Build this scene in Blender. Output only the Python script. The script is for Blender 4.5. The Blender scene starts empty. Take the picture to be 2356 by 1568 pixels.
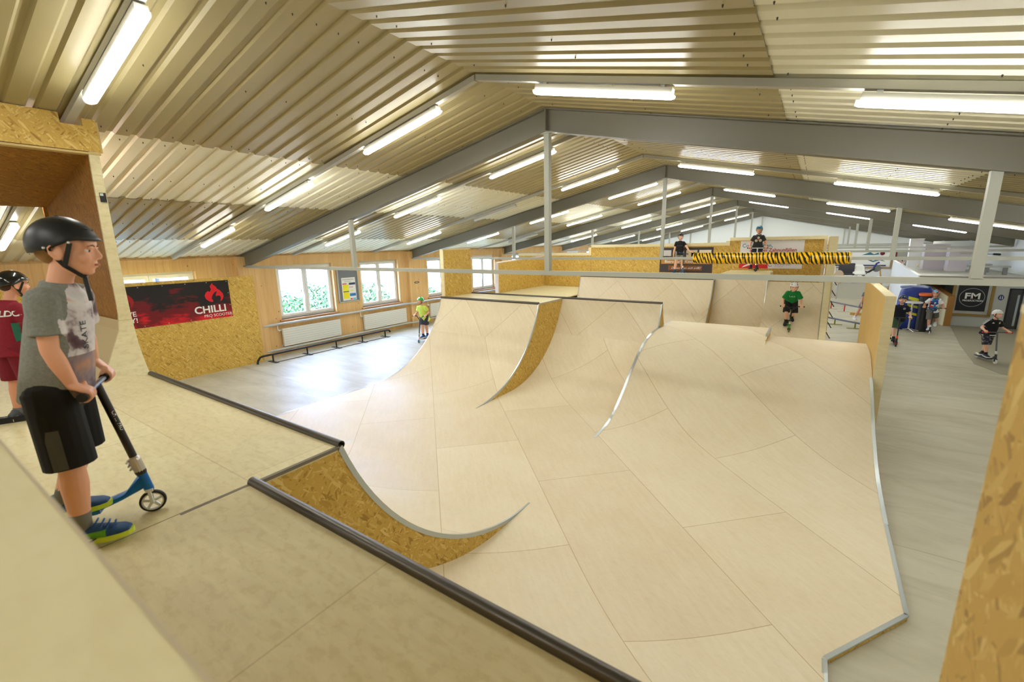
import bpy, math, random
from mathutils import Vector, Matrix
from mathutils.bvhtree import BVHTree
D=bpy.data; S=bpy.context.scene; COL=S.collection
random.seed(7)
PI=math.pi
# ---------------------------------------------------------------- camera
cam=D.objects.new('camera',D.cameras.new('camera')); COL.objects.link(cam); S.camera=cam
cR=Vector((0.82607,0.56299,-0.02022)); cF=Vector((-0.5503,0.8073,-0.2123))
E0=-0.0
def _cam():
    a,b,c=0.5983,-0.2139,-0.0207
    ca,sa,cb,sb,cc,sc=math.cos(a),math.sin(a),math.cos(b),math.sin(b),math.cos(c),math.sin(c)
    f=Vector((-sa*cb,ca*cb,sb)); r=Vector((ca,sa,0)); u=r.cross(f)
    r2=r*cc+u*sc; u2=u*cc-r*sc
    return r2,u2,f
cR,cU,cF=_cam()
CAMP=Vector((0,0,3.0)); FPX=1022.12
cam.matrix_world=Matrix(((cR.x,cU.x,-cF.x,0),(cR.y,cU.y,-cF.y,0),(cR.z,cU.z,-cF.z,3.0),(0,0,0,1)))
cam.data.sensor_width=36; cam.data.lens=FPX*36/2356; cam.data.clip_start=0.02; cam.data.clip_end=300
cam.data.dof.use_dof=True; cam.data.dof.focus_distance=8.5; cam.data.dof.aperture_fstop=2.6
# ---------------------------------------------------------------- light and exposure
S.view_settings.view_transform='Standard'; S.view_settings.look='None'; S.view_settings.gamma=1
S.view_settings.use_curve_mapping=False
S.view_settings.exposure=2.02
S.cycles.use_denoising=True
S.cycles.max_bounces=5; S.cycles.diffuse_bounces=4; S.cycles.glossy_bounces=2; S.cycles.transparent_max_bounces=8
S.cycles.sample_clamp_indirect=4.0; S.cycles.use_light_tree=False
S.cycles.use_adaptive_sampling=True; S.cycles.adaptive_threshold=0.03
W=D.worlds.new('sky'); S.world=W; W.use_nodes=True
bg=W.node_tree.nodes['Background']; bg.inputs[0].default_value=(0.46,0.60,1.0,1); bg.inputs[1].default_value=11.5
LAMP_E=15.0; LAMP_C=(0.97,0.97,0.91)
# ---------------------------------------------------------------- materials
def new_mat(n):
    m=D.materials.new(n); m.use_nodes=True; nt=m.node_tree; return m,nt,nt.nodes['Principled BSDF']
def srgb(r,g,b):
    f=lambda c:(c/255/12.92 if c/255<=.04045 else ((c/255+.055)/1.055)**2.4)
    return (f(r),f(g),f(b),1)
_pc={}
def plain(rgb,rough=.6,metal=0,coat=0,spec=.5,name=None):
    k=(rgb,rough,metal,coat)
    if k in _pc: return _pc[k]
    m,nt,b=new_mat(name or 'paint'); b.inputs['Base Color'].default_value=srgb(*rgb); b.inputs['Roughness'].default_value=rough
    b.inputs['Metallic'].default_value=metal; b.inputs['Coat Weight'].default_value=coat
    b.inputs['Specular IOR Level'].default_value=spec
    _pc[k]=m; return m
class NT:
    def __init__(s,nt): s.nt=nt
    def n(s,t,**kw):
        x=s.nt.nodes.new(t)
        for k,v in kw.items(): setattr(x,k,v)
        return x
    def l(s,a,b): s.nt.links.new(a,b)
    def uv(s,scale=(1,1,1),rot=0,loc=(0,0,0),src='UV'):
        tc=s.n('ShaderNodeTexCoord'); mp=s.n('ShaderNodeMapping'); s.l(tc.outputs[src],mp.inputs[0])
        mp.inputs['Scale'].default_value=scale; mp.inputs['Rotation'].default_value=(0,0,rot); mp.inputs['Location'].default_value=loc
        return mp.outputs[0]
    def noise(s,v,scale,detail=4,rough=.6,dist=0):
        x=s.n('ShaderNodeTexNoise'); s.l(v,x.inputs['Vector']); x.inputs['Scale'].default_value=scale
        x.inputs['Detail'].default_value=detail; x.inputs['Roughness'].default_value=rough; x.inputs['Distortion'].default_value=dist
        return x.outputs['Fac']
    def ramp(s,f,stops,interp='LINEAR'):
        x=s.n('ShaderNodeValToRGB'); s.l(f,x.inputs[0]); x.color_ramp.interpolation=interp
        e=x.color_ramp.elements
        while len(e)<len(stops): e.new(0.5)
        for i,(p,c) in enumerate(stops): e[i].position=p; e[i].color=c if len(c)==4 else (*c,1)
        return x.outputs[0]
    def mix(s,a,b,f,mode='MIX'):
        x=s.n('ShaderNodeMix',data_type='RGBA',blend_type=mode)
        for v,i in ((f,0),(a,6),(b,7)):
            if hasattr(v,'is_output'): s.l(v,x.inputs[i])
            else: x.inputs[i].default_value=v
        return x.outputs[2]
    def math(s,op,a,b=None,c=None):
        x=s.n('ShaderNodeMath',operation=op)
        for v,i in ((a,0),(b,1),(c,2)):
            if v is None: continue
            if hasattr(v,'is_output'): s.l(v,x.inputs[i])
            else: x.inputs[i].default_value=v
        return x.outputs[0]
    def bump(s,h,b,strength=.2,dist=.01):
        x=s.n('ShaderNodeBump'); s.l(h,x.inputs['Height']); x.inputs['Strength'].default_value=strength; x.inputs['Distance'].default_value=dist
        s.l(x.outputs[0],b.inputs['Normal'])
def g4(v): return (v,v,v,1)
def mat_osb(name,dark=(160,122,42),mid=(206,168,76),light=(232,204,122),scale=1.9):
    m,nt,b=new_mat(name); k=NT(nt)
    cols=[]
    base=None
    for i,(rot,lx,ly) in enumerate(((.3,9,42),(1.5,8,36),(2.4,10,45),(.9,7,30))):
        v=k.uv((lx*scale,ly*scale,lx*scale),0,(i*7.3,i*3.1,0))
        # rotate first, then stretch
        mp=[n for n in nt.nodes if n.bl_idname=='ShaderNodeMapping'][-1]
        tc=k.n('ShaderNodeTexCoord'); r=k.n('ShaderNodeVectorRotate',rotation_type='Z_AXIS'); r.inputs['Angle'].default_value=rot
        k.l(tc.outputs['UV'],r.inputs[0]); k.l(r.outputs[0],mp.inputs[0])
        nz=k.n('ShaderNodeTexNoise'); nz.inputs['Scale'].default_value=6; k.l(r.outputs[0],nz.inputs['Vector'])
        ad=k.n('ShaderNodeVectorMath',operation='MULTIPLY_ADD'); k.l(nz.outputs['Color'],ad.inputs[0]); ad.inputs[1].default_value=(1.1,1.1,1.1); k.l(mp.outputs[0],ad.inputs[2])
        vo=k.n('ShaderNodeTexVoronoi',feature='F1'); vo.inputs['Scale'].default_value=1.0; k.l(ad.outputs[0],vo.inputs['Vector'])
        sep=k.n('ShaderNodeSeparateColor'); k.l(vo.outputs['Color'],sep.inputs[0])
        c=k.ramp(sep.outputs[0],[(0,srgb(*dark)),(.22,srgb(*mid)),(.7,srgb(*mid)),(1,srgb(*light))])
        if base is None: base=c; h=sep.outputs[1]
        else:
            f=k.math('GREATER_THAN',k.math('FRACT',k.math('MULTIPLY',sep.outputs[2],3.7)),.55)
            base=k.mix(base,c,f)
    n=k.noise(k.uv((1,1,1)),1.2,3); base=k.mix(base,srgb(*[int(x*.8) for x in mid]),k.math('MULTIPLY',n,.35))
    k.l(base,b.inputs['Base Color']); b.inputs['Roughness'].default_value=.62
    k.bump(h,b,.15,.003); return m
def mat_ply(name,c1=(228,218,192),c2=(222,209,180),seam=(176,150,108),rot=PI/4,sx=2.5,sy=1.25,vary=1.0,rough=.5,off=(0,0,0),seams=True,mottle=.25):
    m,nt,b=new_mat(name); k=NT(nt)
    tc=k.n('ShaderNodeTexCoord'); r=k.n('ShaderNodeVectorRotate',rotation_type='Z_AXIS'); r.inputs['Angle'].default_value=rot
    k.l(tc.outputs['UV'],r.inputs[0])
    col=None
    grain=k.n('ShaderNodeMapping'); k.l(r.outputs[0],grain.inputs[0]); grain.inputs['Scale'].default_value=(1.2,9,1)
    g=k.noise(grain.outputs[0],2.2,5,.65,.6)
    col=k.ramp(g,[(.3,srgb(*c2)),(.7,srgb(*c1))])
    if seams:
        br=k.n('ShaderNodeTexBrick'); mp=k.n('ShaderNodeMapping'); k.l(r.outputs[0],mp.inputs[0]); mp.inputs['Location'].default_value=off; k.l(mp.outputs[0],br.inputs[0])
        br.inputs['Scale'].default_value=1; br.inputs['Brick Width'].default_value=sx; br.inputs['Row Height'].default_value=sy
        br.inputs['Mortar Size'].default_value=.004; br.inputs['Mortar Smooth'].default_value=0; br.inputs['Bias'].default_value=0
        br.inputs['Color1'].default_value=(1,1,1,1); br.inputs['Color2'].default_value=(.92,.89,.86,1); br.inputs['Mortar'].default_value=(.62,.52,.4,1)
        col=k.mix(col,br.outputs['Color'],.85*vary,'MULTIPLY')
    sm=k.noise(k.uv((1,1,1)),1.1,4,.6); smc=k.ramp(sm,[(.35,(.95,.92,.87)),(.62,(1,1,1))]); col=k.mix(col,smc,.8,'MULTIPLY')
    mo=k.noise(k.uv((1,1.6,1),.5),16,3,.6); moc=k.ramp(mo,[(.38,(.90,.87,.80)),(.5,(1,1,1))]); col=k.mix(col,moc,mottle,'MULTIPLY')
    # scuffs
    sc=k.noise(k.uv((3,14,1),.6),2.6,6,.7); scc=k.ramp(sc,[(.0,(1,1,1)),(.66,(1,1,1)),(.74,(.8,.74,.64))]); col=k.mix(col,scc,.5,'MULTIPLY')
    k.l(col,b.inputs['Base Color'])
    rr=k.ramp(g,[(.2,g4(rough-.08)),(.8,g4(rough+.08))]); k.l(rr,b.inputs['Roughness'])
    return m
M={}
M['osb']=mat_osb('osb_board')
M['osbd']=mat_osb('osb_board_shaded',(112,70,16),(156,104,32),(178,128,50))  # darker OSB copy, the doorway box's shade is put into its colour
M['ply']=mat_ply('birch_ply')
M['plyplat']=mat_ply('birch_ply_worn',(226,217,178),(214,203,160),rot=0,sx=2.5,sy=1.25,vary=.6,off=(.1,.2,0),mottle=.75)
M['plyedge']=mat_ply('ply_edge',(230,220,182),(220,207,164),rot=0,seams=False)
M['plyy']=mat_ply('ply_yellow',(216,184,112),(200,162,86),rot=PI/2,seams=False)
# laminated spruce wall
def mat_spruce():
    m,nt,b=new_mat('spruce_wall'); k=NT(nt)
    v=k.uv((1,1,1)); sep=k.n('ShaderNodeSeparateXYZ'); k.l(v,sep.inputs[0])
    g=k.noise(k.uv((14,.5,1)),2,5,.6,.4); col=k.ramp(g,[(.25,srgb(214,172,112)),(.75,srgb(232,198,142))])
    pl=k.math('FLOOR',k.math('MULTIPLY',sep.outputs[0],6.0)); wn=k.n('ShaderNodeTexWhiteNoise',noise_dimensions='1D'); k.l(pl,wn.inputs['W'])
    col=k.mix(col,k.ramp(wn.outputs[0],[(0,(.9,.86,.8)),(1,(1,1,1))]),.9,'MULTIPLY')
    fr=k.math('FRACT',k.math('MULTIPLY',sep.outputs[0],6.0)); ln=k.math('LESS_THAN',fr,.02); col=k.mix(col,srgb(150,108,60),k.math('MULTIPLY',ln,.6))
    vo=k.n('ShaderNodeTexVoronoi'); k.l(k.uv((5,3.4,1)),vo.inputs['Vector']); vo.inputs['Scale'].default_value=1
    ms=k.noise(k.uv((1,1,1),0,(5,2,0)),.9,2); 
    kn=k.math('MULTIPLY',k.math('LESS_THAN',vo.outputs['Distance'],.07),k.math('GREATER_THAN',ms,.47))
    col=k.mix(col,srgb(120,72,34),k.math('MULTIPLY',kn,.85))
    k.l(col,b.inputs['Base Color']); b.inputs['Roughness'].default_value=.55; return m
M['spruce']=mat_spruce()
def mat_floor():
    m,nt,b=new_mat('hall_floor'); k=NT(nt)
    n=k.noise(k.uv((.5,1.6,1),-.2),1.6,6,.65,.6); col=k.ramp(n,[(.3,srgb(168,162,140)),(.55,srgb(184,179,158)),(.75,srgb(194,189,170))])
    n2=k.noise(k.uv((1,5,1)),2.0,4); col=k.mix(col,k.ramp(n2,[(.62,(1,1,1)),(.75,(.86,.82,.7))]),.7,'MULTIPLY')
    br=k.n('ShaderNodeTexBrick'); k.l(k.uv((1,1,1),0,(.4,.66,0)),br.inputs[0]); br.inputs['Scale'].default_value=1; br.inputs['Brick Width'].default_value=30; br.inputs['Row Height'].default_value=6.0; br.inputs['Mortar Size'].default_value=.012
    br.inputs['Color1'].default_value=br.inputs['Color2'].default_value=(1,1,1,1); br.inputs['Mortar'].default_value=(.72,.68,.6,1)
    col=k.mix(col,br.outputs['Color'],.6,'MULTIPLY')
    k.l(col,b.inputs['Base Color']); rr=k.ramp(n,[(.3,g4(.56)),(.7,g4(.40))]); k.l(rr,b.inputs['Roughness']); return m
M['floor']=mat_floor()
def mat_sheet(name,c):
    m,nt,b=new_mat(name); k=NT(nt); n=k.noise(k.uv((1,1,1)),.7,3); col=k.ramp(n,[(.3,srgb(*[int(x*.96) for x in c])),(.7,srgb(*c))])
    k.l(col,b.inputs['Base Color']); b.inputs['Roughness'].default_value=.38; b.inputs['Specular IOR Level'].default_value=.4; return m
M['sheet_tan']=mat_sheet('roof_sheet_tan',(160,147,106)); M['sheet_light']=mat_sheet('roof_sheet_cream',(228,224,200))
M['steel']=plain((112,108,93),.45,0); M['steelpost']=plain((164,166,156),.45,0); M['flange']=plain((170,166,156),.4)
M['rail']=plain((168,166,156),.35); M['lampbody']=plain((176,174,164),.35)
M['coping']=plain((92,88,84),.38,.75); M['galv']=plain((188,196,200),.28,.75); M['black']=plain((22,22,24),.5); M['white']=plain((228,230,228),.45)
M['wallwhite']=plain((226,230,230),.6); M['wallgrey']=plain((190,192,186),.6); M['radiator']=plain((222,224,220),.35); M['pipe']=plain((186,190,190),.35)
M['rubber']=plain((26,25,24),.7); M['chrome']=plain((200,200,198),.2,.9)
def emis(name,c,s,cam_=None):
    m=D.materials.new(name); m.use_nodes=True; nt=m.node_tree; nt.nodes.clear()
    o=nt.nodes.new('ShaderNodeOutputMaterial'); e=nt.nodes.new('ShaderNodeEmission'); e.inputs[0].default_value=(*c,1); e.inputs[1].default_value=s
    nt.links.new(e.outputs[0],o.inputs[0]); return m
M['tube']=emis('lit_diffuser',LAMP_C,LAMP_E)
def mat_glass():
    m=D.materials.new('window_glass'); m.use_nodes=True; nt=m.node_tree; nt.nodes.clear(); k=NT(nt)
    o=k.n('ShaderNodeOutputMaterial'); t=k.n('ShaderNodeBsdfTransparent'); t.inputs[0].default_value=(.93,.96,.97,1); g=k.n('ShaderNodeBsdfGlossy'); g.inputs['Roughness'].default_value=.02
    mx=k.n('ShaderNodeMixShader'); fr=k.n('ShaderNodeLayerWeight'); fr.inputs[0].default_value=.15
    k.l(k.math('MULTIPLY',fr.outputs['Facing'],.35),mx.inputs[0]); k.l(t.outputs[0],mx.inputs[1]); k.l(g.outputs[0],mx.inputs[2]); k.l(mx.outputs[0],o.inputs[0]); return m
M['glass']=mat_glass()
# ---------------------------------------------------------------- mesh helper
class MB:
    def __init__(s): s.v=[]; s.f=[]; s.m=[]
    def add(s,vs,fs,mi=0):
        o=len(s.v); s.v+= [tuple(v) for v in vs]; s.f+=[tuple(i+o for i in f) for f in fs]; s.m+=[mi]*len(fs); return s
    def box(s,a,b,mi=0,mat=None):
        x0,y0,z0=a; x1,y1,z1=b
        vs=[Vector(p) for p in ((x0,y0,z0),(x1,y0,z0),(x1,y1,z0),(x0,y1,z0),(x0,y0,z1),(x1,y0,z1),(x1,y1,z1),(x0,y1,z1))]
        if mat: vs=[mat@v for v in vs]
        return s.add(vs,[(0,3,2,1),(4,5,6,7),(0,1,5,4),(1,2,6,5),(2,3,7,6),(3,0,4,7)],mi)
    def bar(s,p,q,w,h,up=(0,0,1),mi=0):
        p=Vector(p);q=Vector(q);d=(q-p);L=d.length;d.normalize();u=Vector(up);r=d.cross(u).normalized();u=r.cross(d)
        mt=Matrix(((r.x,d.x,u.x,p.x),(r.y,d.y,u.y,p.y),(r.z,d.z,u.z,p.z),(0,0,0,1)))
        return s.box((-w/2,0,-h/2),(w/2,L,h/2),mi,mt)
    def prism(s,poly,ax,a,b,mi=0,capmi=None):
        # poly: 2D points; ax 0: (y,z) extruded in x; 1: (x,z) in y; 2: (x,y) in z
        def P(p,t): return (t,p[0],p[1]) if ax==0 else ((p[0],t,p[1]) if ax==1 else (p[0],p[1],t))
        n=len(poly); vs=[P(p,a) for p in poly]+[P(p,b) for p in poly]
        o=len(s.v); s.v+=vs
        for i in range(n):
            j=(i+1)%n; s.f.append((o+i,o+j,o+n+j,o+n+i)); s.m.append(mi)
        c=mi if capmi is None else capmi
        s.f.append(tuple(o+i for i in range(n-1,-1,-1))); s.m.append(c); s.f.append(tuple(o+n+i for i in range(n))); s.m.append(c)
        return s
    def loft(s,rings,mi=0,cap=True):
        # rings: list of lists of points, same length
        n=len(rings[0]); o=len(s.v)
        for r in rings: s.v+=[tuple(p) for p in r]
        for k in range(len(rings)-1):
            for i in range(n):
                j=(i+1)%n; s.f.append((o+k*n+i,o+k*n+j,o+(k+1)*n+j,o+(k+1)*n+i)); s.m.append(mi)
        if cap:
            s.f.append(tuple(o+i for i in range(n-1,-1,-1))); s.m.append(mi)
            s.f.append(tuple(o+(len(rings)-1)*n+i for i in range(n))); s.m.append(mi)
        return s
    def tube(s,pts,r,n=10,mi=0,cap=True):
        pts=[Vector(p) for p in pts]; rs=r if isinstance(r,(list,tuple)) else [r]*len(pts); rings=[]
        prev=None
        for i,p in enumerate(pts):
            d=(pts[min(i+1,len(pts)-1)]-pts[max(i-1,0)]).normalized()
            if prev is None:
                a=Vector((0,0,1)) if abs(d.z)<.9 else Vector((1,0,0)); u=d.cross(a).normalized()
            else: u=(prev-d*prev.dot(d)).normalized()
            prev=u; w=d.cross(u); rings.append([p+(u*math.cos(2*PI*k/n)+w*math.sin(2*PI*k/n))*rs[i] for k in range(n)])
        return s.loft(rings,mi,cap)
    def ell(s,c,r,mat=None,n=14,m=9,mi=0):
        c=Vector(c); rings=[]; vs=[];fs=[]
        def T(v):
            v=Vector((v[0]*r[0],v[1]*r[1],v[2]*r[2])); 
            return c+(mat@v if mat else v)
        vs.append(T((0,0,-1)))
        for j in range(1,m):
            t=PI*j/m-PI/2
            for i in range(n): a=2*PI*i/n; vs.append(T((math.cos(t)*math.cos(a),math.cos(t)*math.sin(a),math.sin(t))))
        vs.append(T((0,0,1)))
        for i in range(n): fs.append((0,1+(i+1)%n,1+i))
        for j in range(m-2):
            for i in range(n): a=1+j*n+i;b=1+j*n+(i+1)%n; fs.append((a,b,b+n,a+n))
        L=len(vs)-1; o=1+(m-2)*n
        for i in range(n): fs.append((L,o+i,o+(i+1)%n))
        return s.add(vs,fs,mi)
    def cap(s,p,q,r0,r1,n=12,mi=0):
        p=Vector(p);q=Vector(q);d=q-p;L=d.length
        if L<1e-6: return s.ell(p,(r0,r0,r0),n=n,mi=mi)
        d=d/L; pts=[];rs=[]
        for a in (-80,-50,-25): t=math.radians(a); pts.append(p+d*(r0*math.sin(t))); rs.append(r0*math.cos(t))
        pts.append(p); rs.append(r0); pts.append(q); rs.append(r1)
        for a in (25,50,80): t=math.radians(a); pts.append(q+d*(r1*math.sin(t))); rs.append(r1*math.cos(t))
        u=d.cross(Vector((0,0,1)) if abs(d.z)<.9 else Vector((1,0,0))).normalized(); w=d.cross(u)
        return s.loft([[P+(u*math.cos(2*PI*k/n)+w*math.sin(2*PI*k/n))*R for k in range(n)] for P,R in zip(pts,rs)],mi)
    def build(s,name,mats,parent=None,smooth=False,label=None,uvrot=0):
        me=D.meshes.new(name); me.from_pydata(s.v,[],s.f)
        if not isinstance(mats,(list,tuple)): mats=[mats]
        for m in mats: me.materials.append(m if not isinstance(m,str) else M[m])
        me.polygons.foreach_set('material_index',s.m)
        if smooth: me.polygons.foreach_set('use_smooth',[True]*len(me.polygons))
        me.validate(); me.update(); boxuv(me)
        o=D.objects.new(name,me); COL.objects.link(o)
        if parent: o.parent=parent
        if label: o['label']=label
        return o
def boxuv(me):
    uv=me.uv_layers.new(name='UVMap').data
    for p in me.polygons:
        n=p.normal; ax=max(range(3),key=lambda i:abs(n[i])+(0.12 if i==2 else 0))
        for li in p.loop_indices:
            c=me.vertices[me.loops[li].vertex_index].co
            uv[li].uv=(c.y,c.z) if ax==0 else ((c.x,c.z) if ax==1 else (c.x,c.y))
def fixnormals(o):
    import bmesh
    bm=bmesh.new(); bm.from_mesh(o.data); bmesh.ops.recalc_face_normals(bm,faces=bm.faces); bm.to_mesh(o.data); bm.free(); return o
def autosmooth(o,ang=40):
    import bmesh
    bm=bmesh.new(); bm.from_mesh(o.data)
    for f in bm.faces: f.smooth=True
    for e in bm.edges:
        if len(e.link_faces)==2 and e.calc_face_angle(0)>math.radians(ang): e.smooth=False
    bm.to_mesh(o.data); bm.free(); return o
def tag(o,label,cat,group=None):
    o['label']=label; o['category']=cat
    if group: o['group']=group
    return o
def struct(o): o['kind']='structure'; return o
def empty(name,loc=(0,0,0),rz=0,mat=None):
    o=D.objects.new(name,None); COL.objects.link(o); o.empty_display_size=.1
    if mat: o.matrix_world=mat
    else: o.location=loc; o.rotation_euler=(0,0,rz)
    return o
def kids_of(o): return [c for c in D.objects if c.parent==o]
def copy_tree(o,parent=None):
    c=o.copy(); COL.objects.link(c)
    if parent: c.parent=parent
    for ch in kids_of(o): copy_tree(ch,c)
    return c
def text_mesh(txt,size,depth=.002,font_shear=0,bold=0,align='LEFT',spacing=1.0):
    cu=D.curves.new('t','FONT'); cu.body=txt; cu.size=size; cu.extrude=depth; cu.shear=font_shear; cu.offset=bold; cu.align_x=align; cu.space_character=spacing
    cu.resolution_u=3
    o=D.objects.new('t',cu); COL.objects.link(o); dg=bpy.context.evaluated_depsgraph_get(); me=D.meshes.new_from_object(o.evaluated_get(dg)); D.objects.remove(o); D.curves.remove(cu); return me
def text(name,txt,size,origin,xd,yd,mat,parent,depth=.002,sx=1.0,**kw):
    me=text_mesh(txt,size,depth,**kw); xd=Vector(xd).normalized(); yd=Vector(yd).normalized(); zd=xd.cross(yd)
    mt=Matrix(((xd.x*sx,yd.x,zd.x,origin[0]),(xd.y*sx,yd.y,zd.y,origin[1]),(xd.z*sx,yd.z,zd.z,origin[2]),(0,0,0,1)))
    me.transform(mt); me.name=name; me.materials.clear(); me.materials.append(mat if not isinstance(mat,str) else M[mat])
    o=D.objects.new(name,me); COL.objects.link(o); o.parent=parent; return o
# ================================================================ hall
XR,ZA,XW,ZE=-3.372,4.864,-12.70,2.854
XE=2*XR-XW; SL=(ZA-ZE)/(XR-XW); YB=-7.5; YG=35.96; F0=5.957
def roofz(x): return ZA-SL*abs(x-XR)
# floor
b=MB(); b.box((XW-.1,YB,-.1),(XE+.1,YG+.1,0)); struct(b.build('floor','floor'))
# darker floor area by the raised room
b=MB(); b.prism([(3.98,20.7),(3.55,17.0),(3.35,14.6),(3.6,13.75),(4.2,13.5),(5.9,13.4),(5.9,20.7)],2,.001,.006); struct(b.build('floor_dark_area',plain((150,144,122),.6)))
# corrugated roof sheets
def sheet(side):
    B=[(0,2.95,0),(2.9,5.15,1),(5.1,7.6,0),(7.55,9.36,1)]
    b=MB(); prof=[(0,0),(.118,0),(.140,.023),(.185,.023),(.207,0)]; P=.207
    ys=[];y=YB; hs=[]
    k=0
    y0=2.692-P*49
    pts=[]
    while y0<YG:
        for (a,h) in prof[:-1]:
            pts.append((y0+a,h))
        y0+=P
    pts=[p for p in pts if p[0]<YG+.02]
    for (a,c,mi) in B:
        off=0.010 if mi==1 else 0
        vs=[];fs=[]
        for xx in (a,c):
            for (y,h) in pts: vs.append((XR+side*xx,y,ZA-SL*xx+h+off+.001))
        n=len(pts)
        for i in range(n-1): fs.append((i,i+1,n+i+1,n+i) if side>0 else (i,n+i,n+i+1,i+1))
        b.add(vs,fs,mi)
    return b
for side,nm in ((-1,'ceiling_left'),(1,'ceiling_right')):
    o=sheet(side).build(nm,['sheet_tan','sheet_light']); struct(o)
# sheet fixings
b=MB(); rnd=random.Random(3)
for side in (-1,1):
    for xx in (.25,1.5,2.8,3.05,4.2,5.0,5.3,6.4,7.45,7.7,8.6):
        for k in range(0,150):
            if rnd.random()<.45: continue
            y=2.692+.06-.207*30+.207*k
            if y>22: break
            x=XR+side*xx; b.cap((x,y,roofz(x)-.004),(x,y,roofz(x)-.012),.006,.004,6)
struct(b.build('ceiling_fixings',plain((70,62,50),.6)))
# outer roof skin keeps the sky out
b=MB(); b.prism([(XW-.4,ZE+.02),(XR,ZA+.12),(XE+.4,ZE+.02),(XE+.4,ZE+.2),(XR,ZA+.35),(XW-.4,ZE+.2)],1,YB-.1,YG+.1); struct(b.build('roof_skin',plain((120,110,90),.8)))
# walls
WO=[]  # window openings (y0,y1,z0,z1)
for n in range(-1,6):
    fy=F0+6*n
    WO+= [(fy+.84,fy+2.66,1.0,2.55),(fy+3.68,fy+5.36,1.0,2.55)]
WO=[w for w in WO if w[1]<YG-.3]
WO=[w if abs(w[0]-3.637)>.05 else (2.95,4.80,1.0,2.52) for w in WO]; WO=[w for w in WO if not (w[0]<2.9 and w[1]>2.4)] 
def wall_with_holes(x0,x1,holes,y0,y1,z0,z1):
    b=MB(); hs=sorted(holes); y=y0
    for (a,c,d,e) in hs:
        b.box((x0,y,z0),(x1,a,z1)); b.box((x0,a,z0),(x1,c,d)); b.box((x0,a,e),(x1,c,z1)); y=c
    b.box((x0,y,z0),(x1,y1,z1)); return b
struct(wall_with_holes(XW-.28,XW,WO,YB,YG,0,ZE+.1).build('wall_left','spruce'))
b=MB(); b.box((XW,YB,ZE-.10),(XW+.05,YG,ZE-.03)); struct(b.build('trim_1','spruce'))
b=MB(); b.box((XE,YB,0),(XE+.2,YG,ZE+.3)); struct(b.build('wall_right','wallwhite'))
b=MB(); b.prism([(XW,0),(XE,0),(XE,ZE+.02),(XR,ZA+.05),(XW,ZE+.02)],1,YG,YG+.2); struct(b.build('wall_back','wallwhite'))
b=MB(); b.prism([(XW,0),(XE,0),(XE,ZE+.02),(XR,ZA+.05),(XW,ZE+.02)],1,YB-.2,YB); struct(b.build('wall_front','wallwhite'))
# pilasters
for i,n in enumerate(range(0,6)):
    fy=F0+6*n; b=MB(); y0,y1=(fy-.22,fy+.36)
    if fy>YG-1: continue
    b.box((XW,y0,0),(XW+.12,y1,ZE-.03)); struct(b.build('trim_%d'%(i+2),'spruce'))
# windows
def window(i,w):
    y0,y1,z0,z1=w; x=XW-.16
    root=empty('window_%d'%i,(0,0,0)); struct(root)
    b=MB(); f=.06
    for (a,c) in (((y0+.002,z0+.002),(y1-.002,z0+f)),((y0+.002,z1-f),(y1-.002,z1-.002)),((y0+.002,z0+f),(y0+f,z1-f)),((y1-f,z0+f),(y1-.002,z1-f))):
        b.box((x-.06,a[0],a[1]),(x+.02,c[0],c[1]))
    b.build('window_frame','white',root)
    ym=(y0+y1)/2
    for (a,c) in ((y0+f,ym-.005),(ym+.005,y1-f)):
        b=MB(); g=.075; zz0,zz1=z0+f,z1-f
        b.box((x-.04,a,zz0),(x+.05,c,zz0+g)).box((x-.04,a,zz1-g),(x+.05,c,zz1)).box((x-.04,a,zz0+g),(x+.05,a+g,zz1-g)).box((x-.04,c-g,zz0+g),(x+.05,c,zz1-g))
        s=b.build('window_sash','white',root)
        b=MB(); b.box((x-.005,a+g,zz0+g),(x+.005,c-g,zz1-g)); b.build('window_pane','glass',s)
    b=MB(); b.box((x+.05,ym-.09,z0+.62),(x+.075,ym-.06,z0+.68)).box((x+.075,ym-.085,z0+.5),(x+.09,ym-.065,z0+.66)); b.build('handle','white',root)
    b=MB(); b.box((XW-.16,y0-.06,z0-.045),(XW+.06,y1+.06,z0)); b.build('window_sill',plain((186,138,92),.5),root)
for i,w in enumerate(WO): window(i+1,w)
# outside
b=MB(); b.box((XW-60,-30,-1.2),(XW-.3,70,-1.0)); struct(b.build('ground_outside',plain((120,130,112),.9)))
def bush(loc,r,lab,seed):
    rn=random.Random(seed); b=MB()
    for k in range(1500):
        th=rn.random()*2*PI; ph=math.acos(rn.uniform(-.6,1)); rr=r*rn.uniform(.6,1.1)
        p=Vector((math.sin(ph)*math.cos(th)*rr*.8,math.sin(ph)*math.sin(th)*rr,math.cos(ph)*rr*1.25+r*.95))
        s=rn.uniform(.05,.11); u=Vector((rn.uniform(-1,1),rn.uniform(-1,1),rn.uniform(-1,1))).normalized(); w=u.cross(Vector((rn.uniform(-1,1),.3,rn.uniform(-1,1)))).normalized()
        b.add([p-u*s,p+w*s*.5,p+u*s,p-w*s*.5],[(0,1,2,3)])
    root=empty('bush',loc); tag(root,lab,'bush','garden bushes beyond the windows')
    b.build('foliage',plain((52,82,34),.8),root); b2=MB(); b2.tube([(0,0,-.1),(0,0,r)],[.06,.03],6); b2.build('stem',plain((90,70,50),.8),root)
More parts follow.
